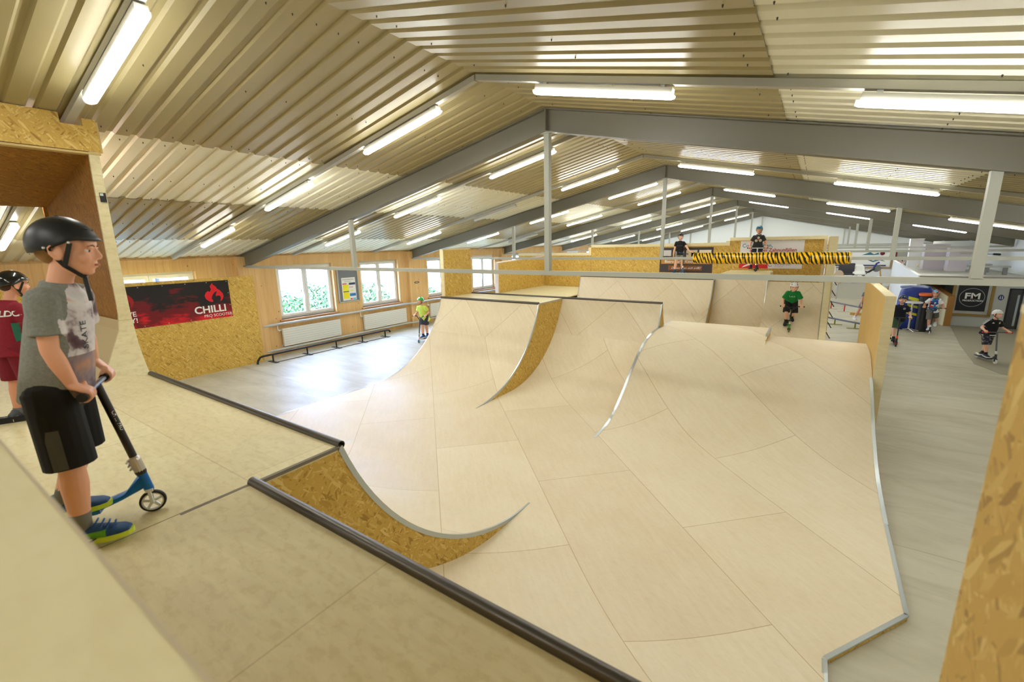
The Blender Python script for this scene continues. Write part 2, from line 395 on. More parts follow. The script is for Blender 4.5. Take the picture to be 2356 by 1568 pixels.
for k,(x,y,r,t) in enumerate(((-16.0,8.5,1.1,'green leafy bush outside the first double window, bottom corner nearest the orange banner'),(-16.6,10.9,.8,'green leafy bush outside the first double window, under its central mullion'),(-18.5,11.6,1.1,'green leafy bush seen beside the pinboard edge of the first window'),(-16.4,12.9,1.1,'green leafy bush outside the second double window past the pinboard'),(-17.5,17.6,.8,'green leafy bush outside the window behind the boy in the yellow shirt'))):
    bush((x,y,-1.0),r,t,k+5)
root=empty('neighbour_building',(-30,8,-1)); tag(root,'pale building with a dark-framed balcony seen through the first window','building')
b=MB(); b.box((-4,-14,0),(0,9,7)); b.build('facade',plain((104,106,114),.8),root)
for y in range(-12,8,3):
    for z in ((.5,2.4),(3.5,5.2)): b=MB(); b.box((0,y,z[0]),(.05,y+1.6,z[1])); b.build('window',plain((22,26,44),.3),root)
b=MB()
for y in (-8,-5,-2,1,4): b.box((1.2,y,0),(1.32,y+.12,4))
b.box((1.2,-8,3.9),(1.35,4.12,4.05)); b.box((1.2,-8,2.7),(1.3,4.12,2.8)); b.build('balcony_frame',plain((24,28,44),.5),root)
# roof frames
ORD=['nearest','second','third','fourth','fifth','farthest']
def frame(n):
    y=F0+6*n; root=empty('roof_frame',(0,y,0)); tag(root,'grey steel roof frame with tie bar, %s from the near platform'%ORD[n],'roof frame','steel roof frames')
    H=.31
    for sd,xw in ((-1,XW+.1),(1,XE-.1)):
        b=MB(); xs=[XR,xw]
        def zt(x): return roofz(x)-.004
        # web
        b.prism([(XR,zt(XR)),(xw,zt(xw)),(xw,zt(xw)-H),(XR,zt(XR)-H)],1,-.008,.008)
        b.prism([(XR,zt(XR)),(xw,zt(xw)),(xw,zt(xw)-.014),(XR,zt(XR)-.014)],1,-.075,.075)
        b.prism([(XR,zt(XR)-H+.016),(xw,zt(xw)-H+.016),(xw,zt(xw)-H),(XR,zt(XR)-H)],1,-.075,.075)
        b.box((XR-.008 if sd<0 else XR,-.075,zt(XR)-H),(XR if sd<0 else XR+.008,.075,zt(XR)-.02))
        fixnormals(b.build('rafter','steel',root))
        b=MB(); b.box((min(xw+sd*.002,xw+sd*.02),-.08,zt(xw)-H-.01),(max(xw+sd*.002,xw+sd*.02),.08,zt(xw)-.006)); b.build('end_plate','steel',root)
    zt_,zb=2.598,2.533
    b=MB(); b.box((XW+.1,-.03,zb),(XE-.1,.03,zt_)); b.build('tie_bar','steelpost',root)
    for x in (XR-4.63,XR,XR+4.63):
        b=MB(); b.box((x-.04,-.04,zt_),(x+.04,.04,roofz(x)-.30)); 
        if x==XR: b.box((x-.09,-.06,roofz(x)-.335),(x+.09,.06,roofz(x)-.31))
        b.build('post','steelpost',root)
    return root
for n in range(6): frame(n) if n<5 else None
# last frame stands just in front of the gable
F5=frame(5); F5.location.y=YG-.3
# lamp rails and lamps
RY=[-4.4,-1.45,1.45,4.35,7.33,10.2,13.2,16.0,18.9,21.8,24.8,27.6,30.6,33.6]  # first two rows, unseen behind the camera, are added to brighten the platform
RO=['second unseen','first unseen','first','second','third','fourth','fifth','sixth','seventh','eighth','ninth','tenth','eleventh','twelfth']
for i,y in enumerate(RY):
    for sd in (-1,1):
        if sd>0 and i%2: pass
        if sd>0 and i in (0,2,4,6,8,10,12): continue
        x1=XW+.12 if sd<0 else XE-.12; x0=XR+sd*.01
        b=MB(); z0,z1=roofz(x0)-.035,roofz(x1)-.035
        b.prism([(x0,z0+.03),(x1,z1+.03),(x1,z1-.03),(x0,z0-.03)],1,y-.035,y+.035)
        o=fixnormals(b.build('lamp_rail','rail')); tag(o,'pale channel rail under the roof, %s %s the camera on the %s slope'%(RO[i],'row from','window-side' if sd<0 else 'other'),'rail','lamp rails under the roof')
def lampobj(lit):
    root=empty('strip_light'); L=.73
    b=MB(); b.prism([(-L+.02,.0),(L-.02,.0),(L-.02,.055),(-L+.02,.055)],1,-.042,.042); b.build('housing','lampbody',root)
    b=MB(); ring=[]
    for x in (-L,-L+.03,L-.03,L):
        s=.75 if abs(x)==L else 1
        ring.append([(x,.05*s*math.cos(a),-.036*s*math.sin(a)+.0) for a in [PI*k/8 for k in range(9)]])
    b.loft(ring); fixnormals(b.build('diffuser','tube' if lit else plain((200,204,204),.3),root))
    for q in (-L+.1,L-.14): b=MB(); b.box((q,-.02,.055),(q+.04,.02,.085)); b.build('bracket','galv',root)
    return root
LIT=lampobj(True); UNLIT=lampobj(False); used={}
SP={-1:['closest to the ridge','mid-slope','closest to the window wall'],1:['closest to the ridge','second from the ridge','third from the ridge','closest to the far eave']}
for i,y in enumerate(RY):
    for sd,xs in ((-1,(-4.66,-7.44,-10.2)),(1,(-1.9,.83,3.45))):
        if sd>0 and i in (0,2,4,6,8,10,12): continue
        for j,x in enumerate(xs):
            unlit=(sd==-1 and ((i==5 and j==1) or (i==7 and j==2)))
            src=UNLIT if unlit else LIT
            if src in used.values(): o=copy_tree(src)
            else: o=src; used[unlit]=src
            dx=-.05 if i%3==1 else .0
            th=math.atan(SL)*(-1 if sd>0 else 1)
            o.location=(x+dx,y,roofz(x+dx)-.145); o.rotation_euler=(0,-th,0)
            tag(o,'%s strip light on the %s lamp rail, %s slope, %s'%('unlit' if unlit else 'bright',RO[i],'window-side' if sd<0 else 'opposite',SP[sd][j]),'strip light','strip lights under the roof')
# heating pipes, radiators, board
def wallpipe(z,lab):
    pts=[(XW+.1,6.2,z)]
    for n in (1,2,3):
        fy=F0+6*n; pts+=[(XW+.1,fy-.34,z),(XW+.2,fy-.22,z),(XW+.2,fy+.38,z),(XW+.1,fy+.48,z)]
    pts+=[(XW+.1,30,z)]
    b=MB(); b.tube([(XW+.01,6.2,z)]+pts,.035,10); o=autosmooth(b.build('heating_pipe','pipe')); tag(o,lab,'pipe','heating pipes on the window wall')
wallpipe(.9,'long grey heating pipe running just under the window sills'); wallpipe(.17,'long grey heating pipe running low along the wall under the radiators')
RADL=['white panel radiator under the first double window, near the black grind rail','white panel radiator under the second double window, past the pinboard','white panel radiator behind the boy in the yellow shirt','white panel radiator under the fourth window, partly behind the far ramp deck','white panel radiator under the fifth window by the back ramp','white panel radiator under the farthest visible window']
rr=None
for k,(y0) in enumerate((6.72,9.56,12.75,15.6,18.75,21.6)):
    if rr is None:
        rr=empty('radiator'); b=MB(); b.box((0,0,0),(.07,1.9,.52)); 
        o=b.build('panel','radiator',rr); b=MB()
        for q in range(7): b.box((.0695,0.002,.06+q*.068),(.0725,1.898,.064+q*.068))
        b.build('groove',plain((150,152,148),.5),rr)
        b=MB(); b.tube([(.03,-.02,.48),(.03,-.09,.48),(.03,-.12,.5),(.03,-.12,.62)],.012,8); b.cap((.03,-.1,.48),(.06,-.1,.48),.025,.025); b.build('valve','white',rr)
        b=MB(); b.tube([(.03,0,.03),(.03,-.06,.03),(.03,-.06,-.07)],.01,8); b.build('feed_pipe','pipe',rr); o=rr
    else: o=copy_tree(rr)
    o.location=(XW+.05,y0,.235); tag(o,RADL[k],'radiator','radiators under the windows')
# pinboard
root=empty('pinboard',(XW+.02,8.72,1.26)); tag(root,'grey pinboard in an aluminium frame between two windows, holding a poster','pinboard')
b=MB(); b.box((0,0.02,0.02),(.02,.76,1.08)); b.build('felt',plain((120,124,132),.9),root)
b=MB(); b.box((0,0,0),(.035,.78,.03)).box((0,0,1.07),(.035,.78,1.1)).box((0,0,0),(.035,.03,1.1)).box((0,.75,0),(.035,.78,1.1)); b.build('frame','galv',root)
root=empty('event_poster',(XW+.043,8.86,1.31)); tag(root,'colourful event poster with yellow and white blocks pinned on the grey board','poster')
b=MB(); b.box((0,0,0),(.003,.52,.74)); b.build('sheet','white',root)
for nm,c,a,d in (('panel',(238,228,40),(.03,.06),(.25,.27)),('panel',(238,228,40),(.03,.31),(.25,.52)),('panel',(210,30,110),(.02,.53),(.18,.56)),('panel',(50,70,110),(.27,.5),(.51,.57)),('panel',(40,120,190),(.27,.13),(.5,.22)),('panel',(210,30,110),(.27,.42),(.42,.435)),('panel',(90,90,60),(.03,.275),(.25,.305)),('panel',(210,60,60),(.28,.02),(.36,.06)),('panel',(90,180,220),(.38,.02),(.5,.06)),('panel',(230,220,90),(.3,.3),(.42,.33))):
    b=MB(); b.box((.003,a[0],a[1]),(.0045,d[0],d[1])); b.build('print_block',plain(c,.6),root)
text('lettering','MUNDENFESTIVAL',.052,(.0035,.03,.66),(0,1,0),(0,0,1),plain((90,70,80),.6),root,.0005)
text('lettering','... LABORATORIUM',.036,(.0035,.06,.6),(0,1,0),(0,0,1),plain((60,120,160),.6),root,.0005)
# oval sticker
root=empty('oval_sticker',(XW+.122,12.08,1.66)); tag(root,'small black oval sticker on the wooden pilaster between windows','sticker')
b=MB(); b.loft([[(x,.13*math.cos(a),.04*math.sin(a)) for a in [2*PI*k/20 for k in range(20)]] for x in (0,.003)]); b.build('disc','black',root)
b=MB(); b.loft([[(x,.09*math.cos(a),.02*math.sin(a)) for a in [2*PI*k/20 for k in range(20)]] for x in (.003,.004)]); b.build('print',plain((190,180,150),.6),root)
# grind rail by the windows
root=empty('grind_rail',(-12.0,5.62,0)); tag(root,'long low black grind rail on the floor along the window wall','grind rail')
b=MB(); b.tube([(0,0,.03),(0,.02,.12),(0,.09,.2),(0,.2,.215),(0,4.35,.215),(0,4.46,.2),(0,4.5,.13)],.028,10); autosmooth(b.build('rail','black',root))
for y in (.42,1.42,2.38,3.34,4.28):
    b=MB(); b.box((-.015,y-.015,.01),(.015,y+.015,.2)); p=b.build('post','black',root)
    b=MB(); b.box((-.2,y-.05,.0),(.2,y+.05,.012)); b.build('foot_plate',plain((40,48,50),.5),root)
b=MB(); b.box((.1,.4,.0),(.12,4.3,.012)); b.build('ground_bar','black',root)
# OSB panel with banner by the window wall
root=empty('osb_screen',(-12.3,0,0)); tag(root,'large OSB board screen in front of the window wall, carrying the black and red banner','wooden screen')
b=MB(); b.box((-.03,-1.0,0),(0,5.96,2.34)); b.build('board','osb',root)
for y in (0,2,4,5.85): b=MB(); b.box((-.12,y,0),(-.03,y+.06,2.3)); b.build('batten','spruce',root)
def mat_banner():
    m,nt,b=new_mat('banner_black_red'); k=NT(nt)
    tc=k.n('ShaderNodeTexCoord'); sep=k.n('ShaderNodeSeparateXYZ'); k.l(tc.outputs['Object'],sep.inputs[0])
    n=k.noise(k.uv((1.5,6,1),0,(0,0,0)),1.6,6,.7,.3); n2=k.noise(k.uv((1,1,1),0,(3,1,0)),1.8,3)
    h=k.math('SUBTRACT',.52,sep.outputs[2])      # more red near the bottom
    f=k.math('ADD',k.math('MULTIPLY',h,.75),k.math('ADD',k.math('MULTIPLY',n,.9),k.math('MULTIPLY',n2,.9)))
    c=k.ramp(f,[(.0,srgb(26,24,26)),(.88,srgb(28,24,26)),(1.0,srgb(110,10,22))]); 
    c2=k.ramp(k.math('SUBTRACT',f,.36),[(.80,(0,0,0)),(1,(1,1,1))]); c=k.mix(c,srgb(214,14,32),c2)
    k.l(c,b.inputs['Base Color']); b.inputs['Roughness'].default_value=.75; return m
root=empty('sponsor_banner',(-12.292,2.55,1.35)); tag(root,'black and red printed banner with a flame logo reading CHILLI PRO SCOOTER','banner')
b=MB(); b.box((0,0,0),(.004,2.78,.92)); b.build('cloth',mat_banner(),root)
XF=.0055
def flame(y,z,s,col,par):
    out=[(-.02,1.0),(.02,.9),(.16,.78),(.2,.66),(.34,.55),(.47,.36),(.5,.18),(.42,.0),(.28,-.1),(.34,.06),(.33,.2),(.22,.26),(.1,.22),(.08,.3),(.16,.44),(.16,.52),(0,.42),(-.1,.28),(-.16,.12),(-.1,-.02),(-.12,-.1),(-.3,-.04),(-.46,.12),(-.5,.3),(-.42,.46),(-.3,.56),(-.2,.5),(-.12,.64),(-.16,.82)]
    b=MB(); b.prism([(y+p[0]*s,z+p[1]*s) for p in out],0,.004,XF); o=b.build('flame_logo',col,par)
    return o
flame(2.42,.45,.42,plain((214,14,32),.7),root)
flame(.62,.5,.42,plain((150,12,26),.7),root)
text('lettering','CHILLI',.24,(XF,1.94,.16),(0,1,0),(0,0,1),'white',root,.0005,bold=.006,sx=1.02)
text('lettering','PRO SCOOTER',.095,(XF,2.13,.05),(0,1,0),(0,0,1),'white',root,.0005)
text('lettering','LOVE',.15,(XF,.47,.27),(0,1,0),(0,0,1),'white',root,.0005,bold=.002)
text('lettering','SPICY!',.15,(XF,.42,.13),(0,1,0),(0,0,1),'white',root,.0005,bold=.002)
b=MB()
for y in [.04+.45*i for i in range(7)]:
    for z in (.03,.89): b.cap((.004,y,z),(.007,y,z),.012,.010,8)
for z in (.3,.6): b.cap((.004,2.75,z),(.007,2.75,z),.012,.010,8)
b.build('eyelet','galv',root)
# ================================================================ ramps
PZ=1.72; GZ=.05
def qprof(yt,ztop,yend,z0=GZ,n=24):
    """profile from the top (yt,ztop) to the floor (yend,z0): circular arc tangent to the floor"""
    run=abs(yend-yt); h=ztop-z0; R=(run*run+h*h)/(2*h); sg=1 if yt>yend else -1
    pts=[]
    tmax=math.asin(min(1,run/R)) if h<=R else PI-math.asin(min(1,run/R))
    for i in range(n+1):
        t=tmax*(1-i/n); pts.append((yend+sg*R*math.sin(t),z0+R*(1-math.cos(t))))
    return pts
def quarter(name,label,x0,x1,yt,yend,side_mats=('osb','osb'),zt=PZ,back=None,group=None,copx=None,edge=(True,True),prof=None):
    root=empty(name,(0,0,0)); tag(root,label,'skate ramp',group)
    pr=prof or qprof(yt,zt,yend); th=.03
    # riding surface as a thin curved sheet
    b=MB(); r0=[];
    lower=[(y,z-th) for y,z in pr]; 
    n=len(pr); vs=[(x,y,z) for x in (x0,x1) for (y,z) in pr]+[(x,y,z) for x in (x0,x1) for (y,z) in lower]
    fs=[]
    for i in range(n-1):
        fs.append((i,i+1,n+i+1,n+i)); fs.append((2*n+i,3*n+i,3*n+i+1,2*n+i+1)); fs.append((i,2*n+i,2*n+i+1,i+1)); fs.append((n+i,n+i+1,3*n+i+1,3*n+i))
    fs.append((0,n,3*n,2*n)); fs.append((n-1,3*n-1,4*n-1,2*n-1))
    b.add(vs,fs); o=fixnormals(b.build('riding_surface','ply',root)); autosmooth(o,50)
    # side panels
    yb=yt if back is None else back
    for k,(x,sm) in enumerate(((x0,side_mats[0]),(x1,side_mats[1]))):
        if sm is None: continue
        poly=[(y,z-th) for y,z in pr]+[(pr[-1][0],.001)]+[(yb,.001),(yb,zt-th)]
        b=MB(); a=x+(.0 if k==0 else -.02); b.prism(poly,0,a,a+.02); fixnormals(b.build('side_panel',sm,root))
        if edge[k]:
            b=MB(); w=.035; t=.004; xa=x-.004 if k==0 else x+.004
            s=-1 if k==1 else 1
            for i in range(n-1):
                (y1,z1),(y2,z2)=pr[i],pr[i+1]
                d=Vector((0,y2-y1,z2-z1)).normalized(); nn=Vector((0,-d.z,d.y)); 
                if nn.z<0: nn=-nn
                A=Vector((xa,y1,z1))+nn*.003; Bv=Vector((xa,y2,z2))+nn*.003; X=Vector((s*w*.6,0,0))
                b.add([A,Bv,Bv+X,A+X,A-nn*(w+.003),Bv-nn*(w+.003)],[(0,1,2,3),(0,4,5,1)])
            b.build('edge_strip','galv',root)
    return root,pr
def coping(root,x0,x1,y,z,r=.028):
    b=MB(); ri=r*.82
    n=14
    R1=[[(x,y+r*math.cos(2*PI*k/n),z+r*math.sin(2*PI*k/n)) for k in range(n)] for x in (x0,x1)]
    b.loft(R1,cap=False); R2=[[(x,y+ri*math.cos(2*PI*k/n),z+ri*math.sin(2*PI*k/n)) for k in range(n)] for x in (x0,x1)]
    o=len(b.v); b.loft(R2,cap=False)
    for e,(p,q) in enumerate(((0,2*n),(n,3*n))):
        b.add([b.v[p+k] for k in range(n)]+[b.v[q+k] for k in range(n)],[(k,(k+1)%n,n+(k+1)%n,n+k) for k in range(n)])
    return autosmooth(fixnormals(b.build('coping','coping',root)))
# near quarter behind the upper coping
XA0,XA1,XB1=-5.80,-2.49,.35
r,_=quarter('quarter_pipe','wooden quarter pipe below the upper near coping, at the boy with the blue scooter',XA0,XA1,1.62,3.95,side_mats=('osb','osb'),edge=(True,True),back=.6)
coping(r,XA0,XA1,1.617,PZ+.005)
b=MB(); b.box((XA1-.02,.7,PZ-.02),(XA1+.004,1.6,PZ+.001)); b.build('edge_strip',plain((120,112,96),.6),r)
r,_=quarter('quarter_pipe','wooden quarter pipe below the lower near coping, running out to the main ramp floor',XA1,XB1,1.06,3.40,side_mats=('osb','osb'),edge=(False,True),back=.6)
coping(r,XA1-.02,XB1,1.055,PZ+.005)
# platform
root=empty('near_platform',(0,0,0)); tag(root,'worn plywood platform the boy with the blue scooter stands on','platform')
b=MB(); b.prism([(-9.0,-2.5),(XB1,-2.5),(XB1,1.03),(XA1,1.03),(XA1,1.59),(-5.80,1.59),(-6.0,1.59),(-9.0,1.59)],2,PZ-.03,PZ); b.build('deck','plyplat',root)
b=MB(); b.box((-9.0,-2.5,0),(-8.9,1.59,PZ-.03)).box((-5.9,1.5,0),(-5.82,1.58,PZ-.03)).box((.2,-2.5,0),(.3,.6,PZ-.03)).box((-9,1.5,0),(-5.85,1.58,PZ-.03)); b.build('support','osb',root)
b=MB(); b.box((XA1-.02,-2.5,PZ),(XA1-.016,1.0,PZ+.001)); b.build('seam',plain((120,104,76),.8),root)
# ramp floor
root=empty('ramp_floor',(0,0,0)); tag(root,'low flat plywood ramp floor between the near and far quarter pipes','ramp floor')
poly=[(-7.85,1.2),(.35,1.2),(.35,3.40),(.895,4.21),(.895,12.0),(-7.85,12.0)]
b=MB(); b.prism(poly,2,.044,GZ+.0005); b.build('deck','ply',root)
b=MB(); q=[(-7.845,1.3),(.346,1.3),(.346,3.402),(.89,4.212),(.89,11.9),(-7.845,11.9)]; b.prism(q,2,.001,.044); b.build('base','osb',root)
b=MB(); e=.004
def strip(p,q,w=.032):
    p=Vector((*p,GZ+e));q=Vector((*q,GZ+e)); d=(q-p).normalized(); nx=Vector((d.y,-d.x,0))
    b.add([p,q,q-nx*w,p-nx*w,p-Vector((0,0,.008+e)),q-Vector((0,0,.008+e))],[(0,3,2,1),(0,1,5,4)])
strip((.352,3.2),(.352,3.40));strip((.352,3.40),(.897,4.21));strip((.897,4.21),(.897,6.0));strip((-7.852,7),(-7.852,1.3),.04)
fixnormals(b.build('edge_strip','galv',root))
# far quarter with deck
XF0,XF1,XS1=-7.83,-4.95,-2.6
r,_=quarter('quarter_pipe','wooden quarter pipe with a small deck, beside the boy in the yellow shirt',XF0,XF1,8.33,6.02,side_mats=('osb','osb'),back=9.42)
coping(r,XF0,XF1,8.335,PZ+.005)
b=MB(); b.box((XF0,8.36,PZ-.03),(XF1,9.42,PZ)); b.build('deck','plyplat',r)
b=MB(); b.box((XF1-.02,8.36,PZ-.03),(XF1+.006,9.42,PZ+.002)); b.build('edge_strip',plain((176,170,150),.5),r)
# spine
r,pr=quarter('spine_ramp','wooden spine ramp right of the small deck, curved on both faces',XF1,XS1,9.44,7.15,side_mats=(None,'osb'),edge=(False,True),back=9.46)
n1=pr; bp=qprof(9.5,PZ,11.55)
b=MB(); n=len(bp); vs=[(x,y,z) for x in (XF0,XS1) for (y,z) in bp]; b.add(vs,[(i,n+i,n+i+1,i+1) for i in range(n-1)]); autosmooth(b.build('riding_surface','ply',r),50)
b=MB(); b.prism([(9.44,.001),(9.44,PZ-.02)]+[(y,z-.01) for y,z in bp]+[(bp[-1][0],.001)],0,XS1-.02,XS1); fixnormals(b.build('side_panel','osb',r))
coping(r,XF0,XS1,9.455,PZ+.008)
# osb guard board on the far deck
root=empty('guard_board',(XF0,8.38,PZ)); tag(root,'upright OSB guard board on the outer edge of the small far deck','guard board')
b=MB(); b.box((0.02,0,0),(.1,1.06,1.18)); b.build('board','osb',root); b=MB(); b.box((.0,-.02,0),(.105,0,1.19)); b.box((.0,-.02,1.18),(.105,1.06,1.2)); b.build('edge','plyedge',root)
# hump bank
import bisect
LP=[(6.0,.05),(6.4,.08),(6.75,.18),(7.185,.44),(7.6,.735),(8.0,.985),(8.35,1.135),(8.7,1.215),(9.0,1.24),(10.25,1.24)]
RP=[(5.6,.05),(6.09,.08),(6.64,.147),(7.15,.282),(7.67,.466),(8.09,.656),(8.6,.86),(9.0,1.0),(9.35,1.11),(10.25,1.24)]
RQ=[(5.6,.05),(6.09,.08),(6.64,.147),(7.15,.282),(7.67,.466),(8.09,.656),(8.6,.86),(9.0,1.0),(9.4,1.09),(9.75,1.12),(10.15,1.10)]
def smooth_interp(P,y):
    if y<=P[0][0]: return P[0][1]
    if y>=P[-1][0]: return P[-1][1]
    i=bisect.bisect_right([p[0] for p in P],y)-1
    p0=P[max(i-1,0)];p1=P[i];p2=P[i+1];p3=P[min(i+2,len(P)-1)]
    m1=(p2[1]-p0[1])/(p2[0]-p0[0]) if p2[0]>p0[0] else 0; m2=(p3[1]-p1[1])/(p3[0]-p1[0]) if p3[0]>p1[0] else 0
    h=p2[0]-p1[0]; t=(y-p1[0])/h
    return (2*t**3-3*t*t+1)*p1[1]+(t**3-2*t*t+t)*h*m1+(-2*t**3+3*t*t)*p2[1]+(t**3-t*t)*h*m2
root=empty('bank_ramp',(0,0,0)); tag(root,'broad plywood bank ramp rising to a flat crest in the centre','skate ramp')
XC=-.63
def hz(x,y,right):
    t=(x+2.6)/3.5; a=smooth_interp(LP,y); 
    c=smooth_interp(RP,y) if not right else smooth_interp(RQ,y)
    if not right:
        c=smooth_interp(RP,min(y,9.3)) if y<9.3 else 1.11+(1.24-1.11)*min(1,(y-9.3)/.4)
    z=a*(1-t)+c*t
    if right and y>8.9: 
        # roll over a little lower than the table
        k_=min(1,(y-8.9)/1.25); z=z*(1-k_)+1.10*k_
    return z
b=MB()
for (xa,xb,ye,right) in ((-2.6,XC,10.25,False),(XC,.9,10.15,True)):
    nx=7; ny=44; vs=[];fs=[]
    for i in range(nx+1):
        x=xa+(xb-xa)*i/nx
        for j in range(ny+1):
            y=5.6+(ye-5.6)*j/ny; vs.append((x,y,hz(x,y,right)))
    for i in range(nx):
        for j in range(ny): a=i*(ny+1)+j; fs.append((a,a+ny+1,a+ny+2,a+1))
    b.add(vs,fs)
autosmooth(b.build('riding_surface','ply',root),30)
b=MB(); ys=[6.0+4.25*i/40 for i in range(41)]
b.prism([(y,hz(-2.6,y,False)-.012) for y in ys]+[(10.25,.001),(6.0,.001)],0,-2.6,-2.58); 
b.prism([(y,hz(.9,y,True)-.012) for y in ys if y<10.15]+[(10.15,.001),(6.0,.001)],0,.88,.9)
b.box((-2.6,10.22,.0),(XC,10.24,1.225)); b.box((XC,10.12,0),(.9,10.14,1.09))
b.prism([(y,max(hz(XC,y,False),hz(XC,y,True))-.004) for y in [8.9+i*.1 for i in range(14)]]+[(10.25,1.0),(8.9,1.0)],0,XC-.02,XC)
fixnormals(b.build('side_panel','osb',root))
def edge_line(x,P,s,root,w=.05):
    b=MB(); n=len(P)
    for i in range(n-1):
        A=Vector((x,P[i][0],P[i][1]+.004)); C_=Vector((x,P[i+1][0],P[i+1][1]+.004)); X=Vector((s*w,0,0)); Z=Vector((0,0,-.04))
        b.add([A,C_,C_+X,A+X,A+Z,C_+Z],[(0,1,2,3),(0,4,5,1)])
    return fixnormals(b.build('edge_strip','galv',root))
edge_line(-2.604,[(y,hz(-2.6,y,False)) for y in ys],1,root,.045)
edge_line(.903,[(y,hz(.9,y,True)) for y in [5.6+i*.1 for i in range(31)]],-1,root,.04)
b=MB(); b.box((XC-.03,9.5,1.19),(XC+.006,10.26,1.25)); b.build('edge_strip','galv',root)
# wing wall right of the bank
root=empty('wing_wall',(0,0,0)); tag(root,'tall plywood wing wall at the outer edge of the central bank ramp','wooden wall')
b=MB(); b.box((.905,8.6,.0),(.915,12.0,2.12)); b.build('inner_face','plyy',root)
b=MB(); b.box((.915,8.6,0),(1.02,12.0,2.12)); b.build('core','plyedge',root)
b=MB(); b.box((.903,8.585,0.0),(1.03,8.6,2.13)); b.box((.903,8.6,2.12),(1.03,12.0,2.135)); b.build('cap','plyedge',root)
# ---------------------------------------------------------------- back ramps
BZ=1.9; BY=13.95; WY=16.2
XQ0,XQ1,XQ2,XQ3=-6.62,-2.42,-1.08,.22
r,_=quarter('back_quarter','wide plywood quarter pipe with a dark coping below the back platform',XQ0,XQ1,BY,11.4,zt=BZ,back=14.1,prof=qprof(BY,BZ,11.6))
coping(r,XQ0,XQ1,BY+.005,BZ+.005)
pr2=[(14.2-(1.75-math.sqrt(max(0,1.75**2-(1.75-(z-.05))**2)) if z<1.8 else 0),z) for z in [1.9,1.84]+[1.8-.04*i for i in range(44)]]
pr2=[p for p in pr2 if p[1]>=.05]+[(12.45,.05)]
r,_=quarter('back_quarter','steep plywood quarter pipe in the middle of the back row',XQ1,XQ2,14.2,12.45,zt=BZ,back=14.3,prof=qprof(14.2,BZ,12.1),edge=(True,True))
coping(r,XQ1,XQ2,14.205,BZ-.006,.01)
r,_=quarter('back_quarter','shallow curved plywood ramp where the boy in the green shirt rides',XQ2,XQ3,14.3,11.2,zt=1.85,back=14.4,edge=(False,True))
# platform behind
root=empty('back_platform',(0,0,0)); tag(root,'raised plywood platform in front of the OSB back wall','platform')
b=MB(); b.box((XQ0,BY+.03,BZ-.03),(XQ1,WY-.025,BZ)); b.box((XQ1,14.2,BZ-.03),(XQ2,WY-.025,BZ)); b.build('deck','plyplat',root)
b=MB(); b.box((XQ0,BY+.2,0),(XQ0+.02,WY,BZ-.03)).box((XQ2-.02,14.5,0),(XQ2,WY,BZ-.03)); b.build('side_panel','osb',root)
root=empty('start_box',(0,0,0)); tag(root,'low slatted plywood start box under the boy in the teal helmet','start box')
b=MB(); b.prism([(-2.5,BZ),(-2.42,BZ+.1),(-2.3,BZ+.13),(-1.1,BZ+.13),(-1.1,BZ)],1,15.2,WY-.02); fixnormals(b.build('box','plyedge',root))
b=MB()
for i in range(4): b.box((-2.3,15.25+.22*i,BZ+.13),(-1.12,15.4+.22*i,BZ+.142))
b.build('slat','plyplat',root)
# OSB back wall
root=empty('osb_back_wall',(0,0,0)); tag(root,'stepped OSB wall behind the back platform carrying two banners','wooden wall')
xs=[(-10.6,-7.25,2.62),(-7.25,-2.4,2.92),(-2.4,.2,3.07)]
b=MB()
for (a,c,z) in xs: b.box((a,WY,0),(c,WY+.03,z-.06))
b.build('board','osb',root)
b=MB()
for (a,c,z) in xs:
    b.box((a,WY-.02,z-.1),(c,WY+.1,z))
b.box((-7.36,WY-.021,2.621),(-7.251,WY+.099,2.819)).box((-2.51,WY-.021,2.921),(-2.401,WY+.099,2.969)).box((.12,WY-.021,0),(.199,WY+.099,2.969)); b.build('trim','plyedge',root)
b=MB(); b.box((-7.27,WY-.003,1.3),(-7.262,WY,2.8)); b.build('seam',plain((130,90,40),.8),root)
root=empty('side_wall_board',(0,0,0)); tag(root,'tall narrow plywood wall end at the outer side of the back ramps','wooden wall')
b=MB(); b.box((XQ3,14.35,0),(XQ3+.02,WY,3.02)); b.build('inner_face','osb',root)
b=MB(); b.box((XQ3+.02,14.33,0),(XQ3+.17,WY,3.04)); b.box((XQ3,14.3,0),(XQ3+.18,14.35,3.04)); b.build('edge','plyedge',root)
b=MB(); b.prism([(11.2,.001),(11.2,.17)]+[(y,z+.12) for y,z in reversed(qprof(14.3,1.85,11.2))]+[(14.3,.001)],0,XQ3+.004,XQ3+.14); fixnormals(b.build('lower_side','plyedge',root))
for k in range(6):
    z=1.95-.28*k; root=empty('wall_peg',(XQ3+.17,14.4-.02*k,z)); tag(root,'dark angled peg on the outer face of the side wall, %s from the top'%RO[k],'peg','pegs on the side wall')
    b=MB(); b.tube([(0,0,0),(.1,-.05,-.16)],.012,6); b.build('rod',plain((90,30,34),.5) if k%2 else 'black',root)
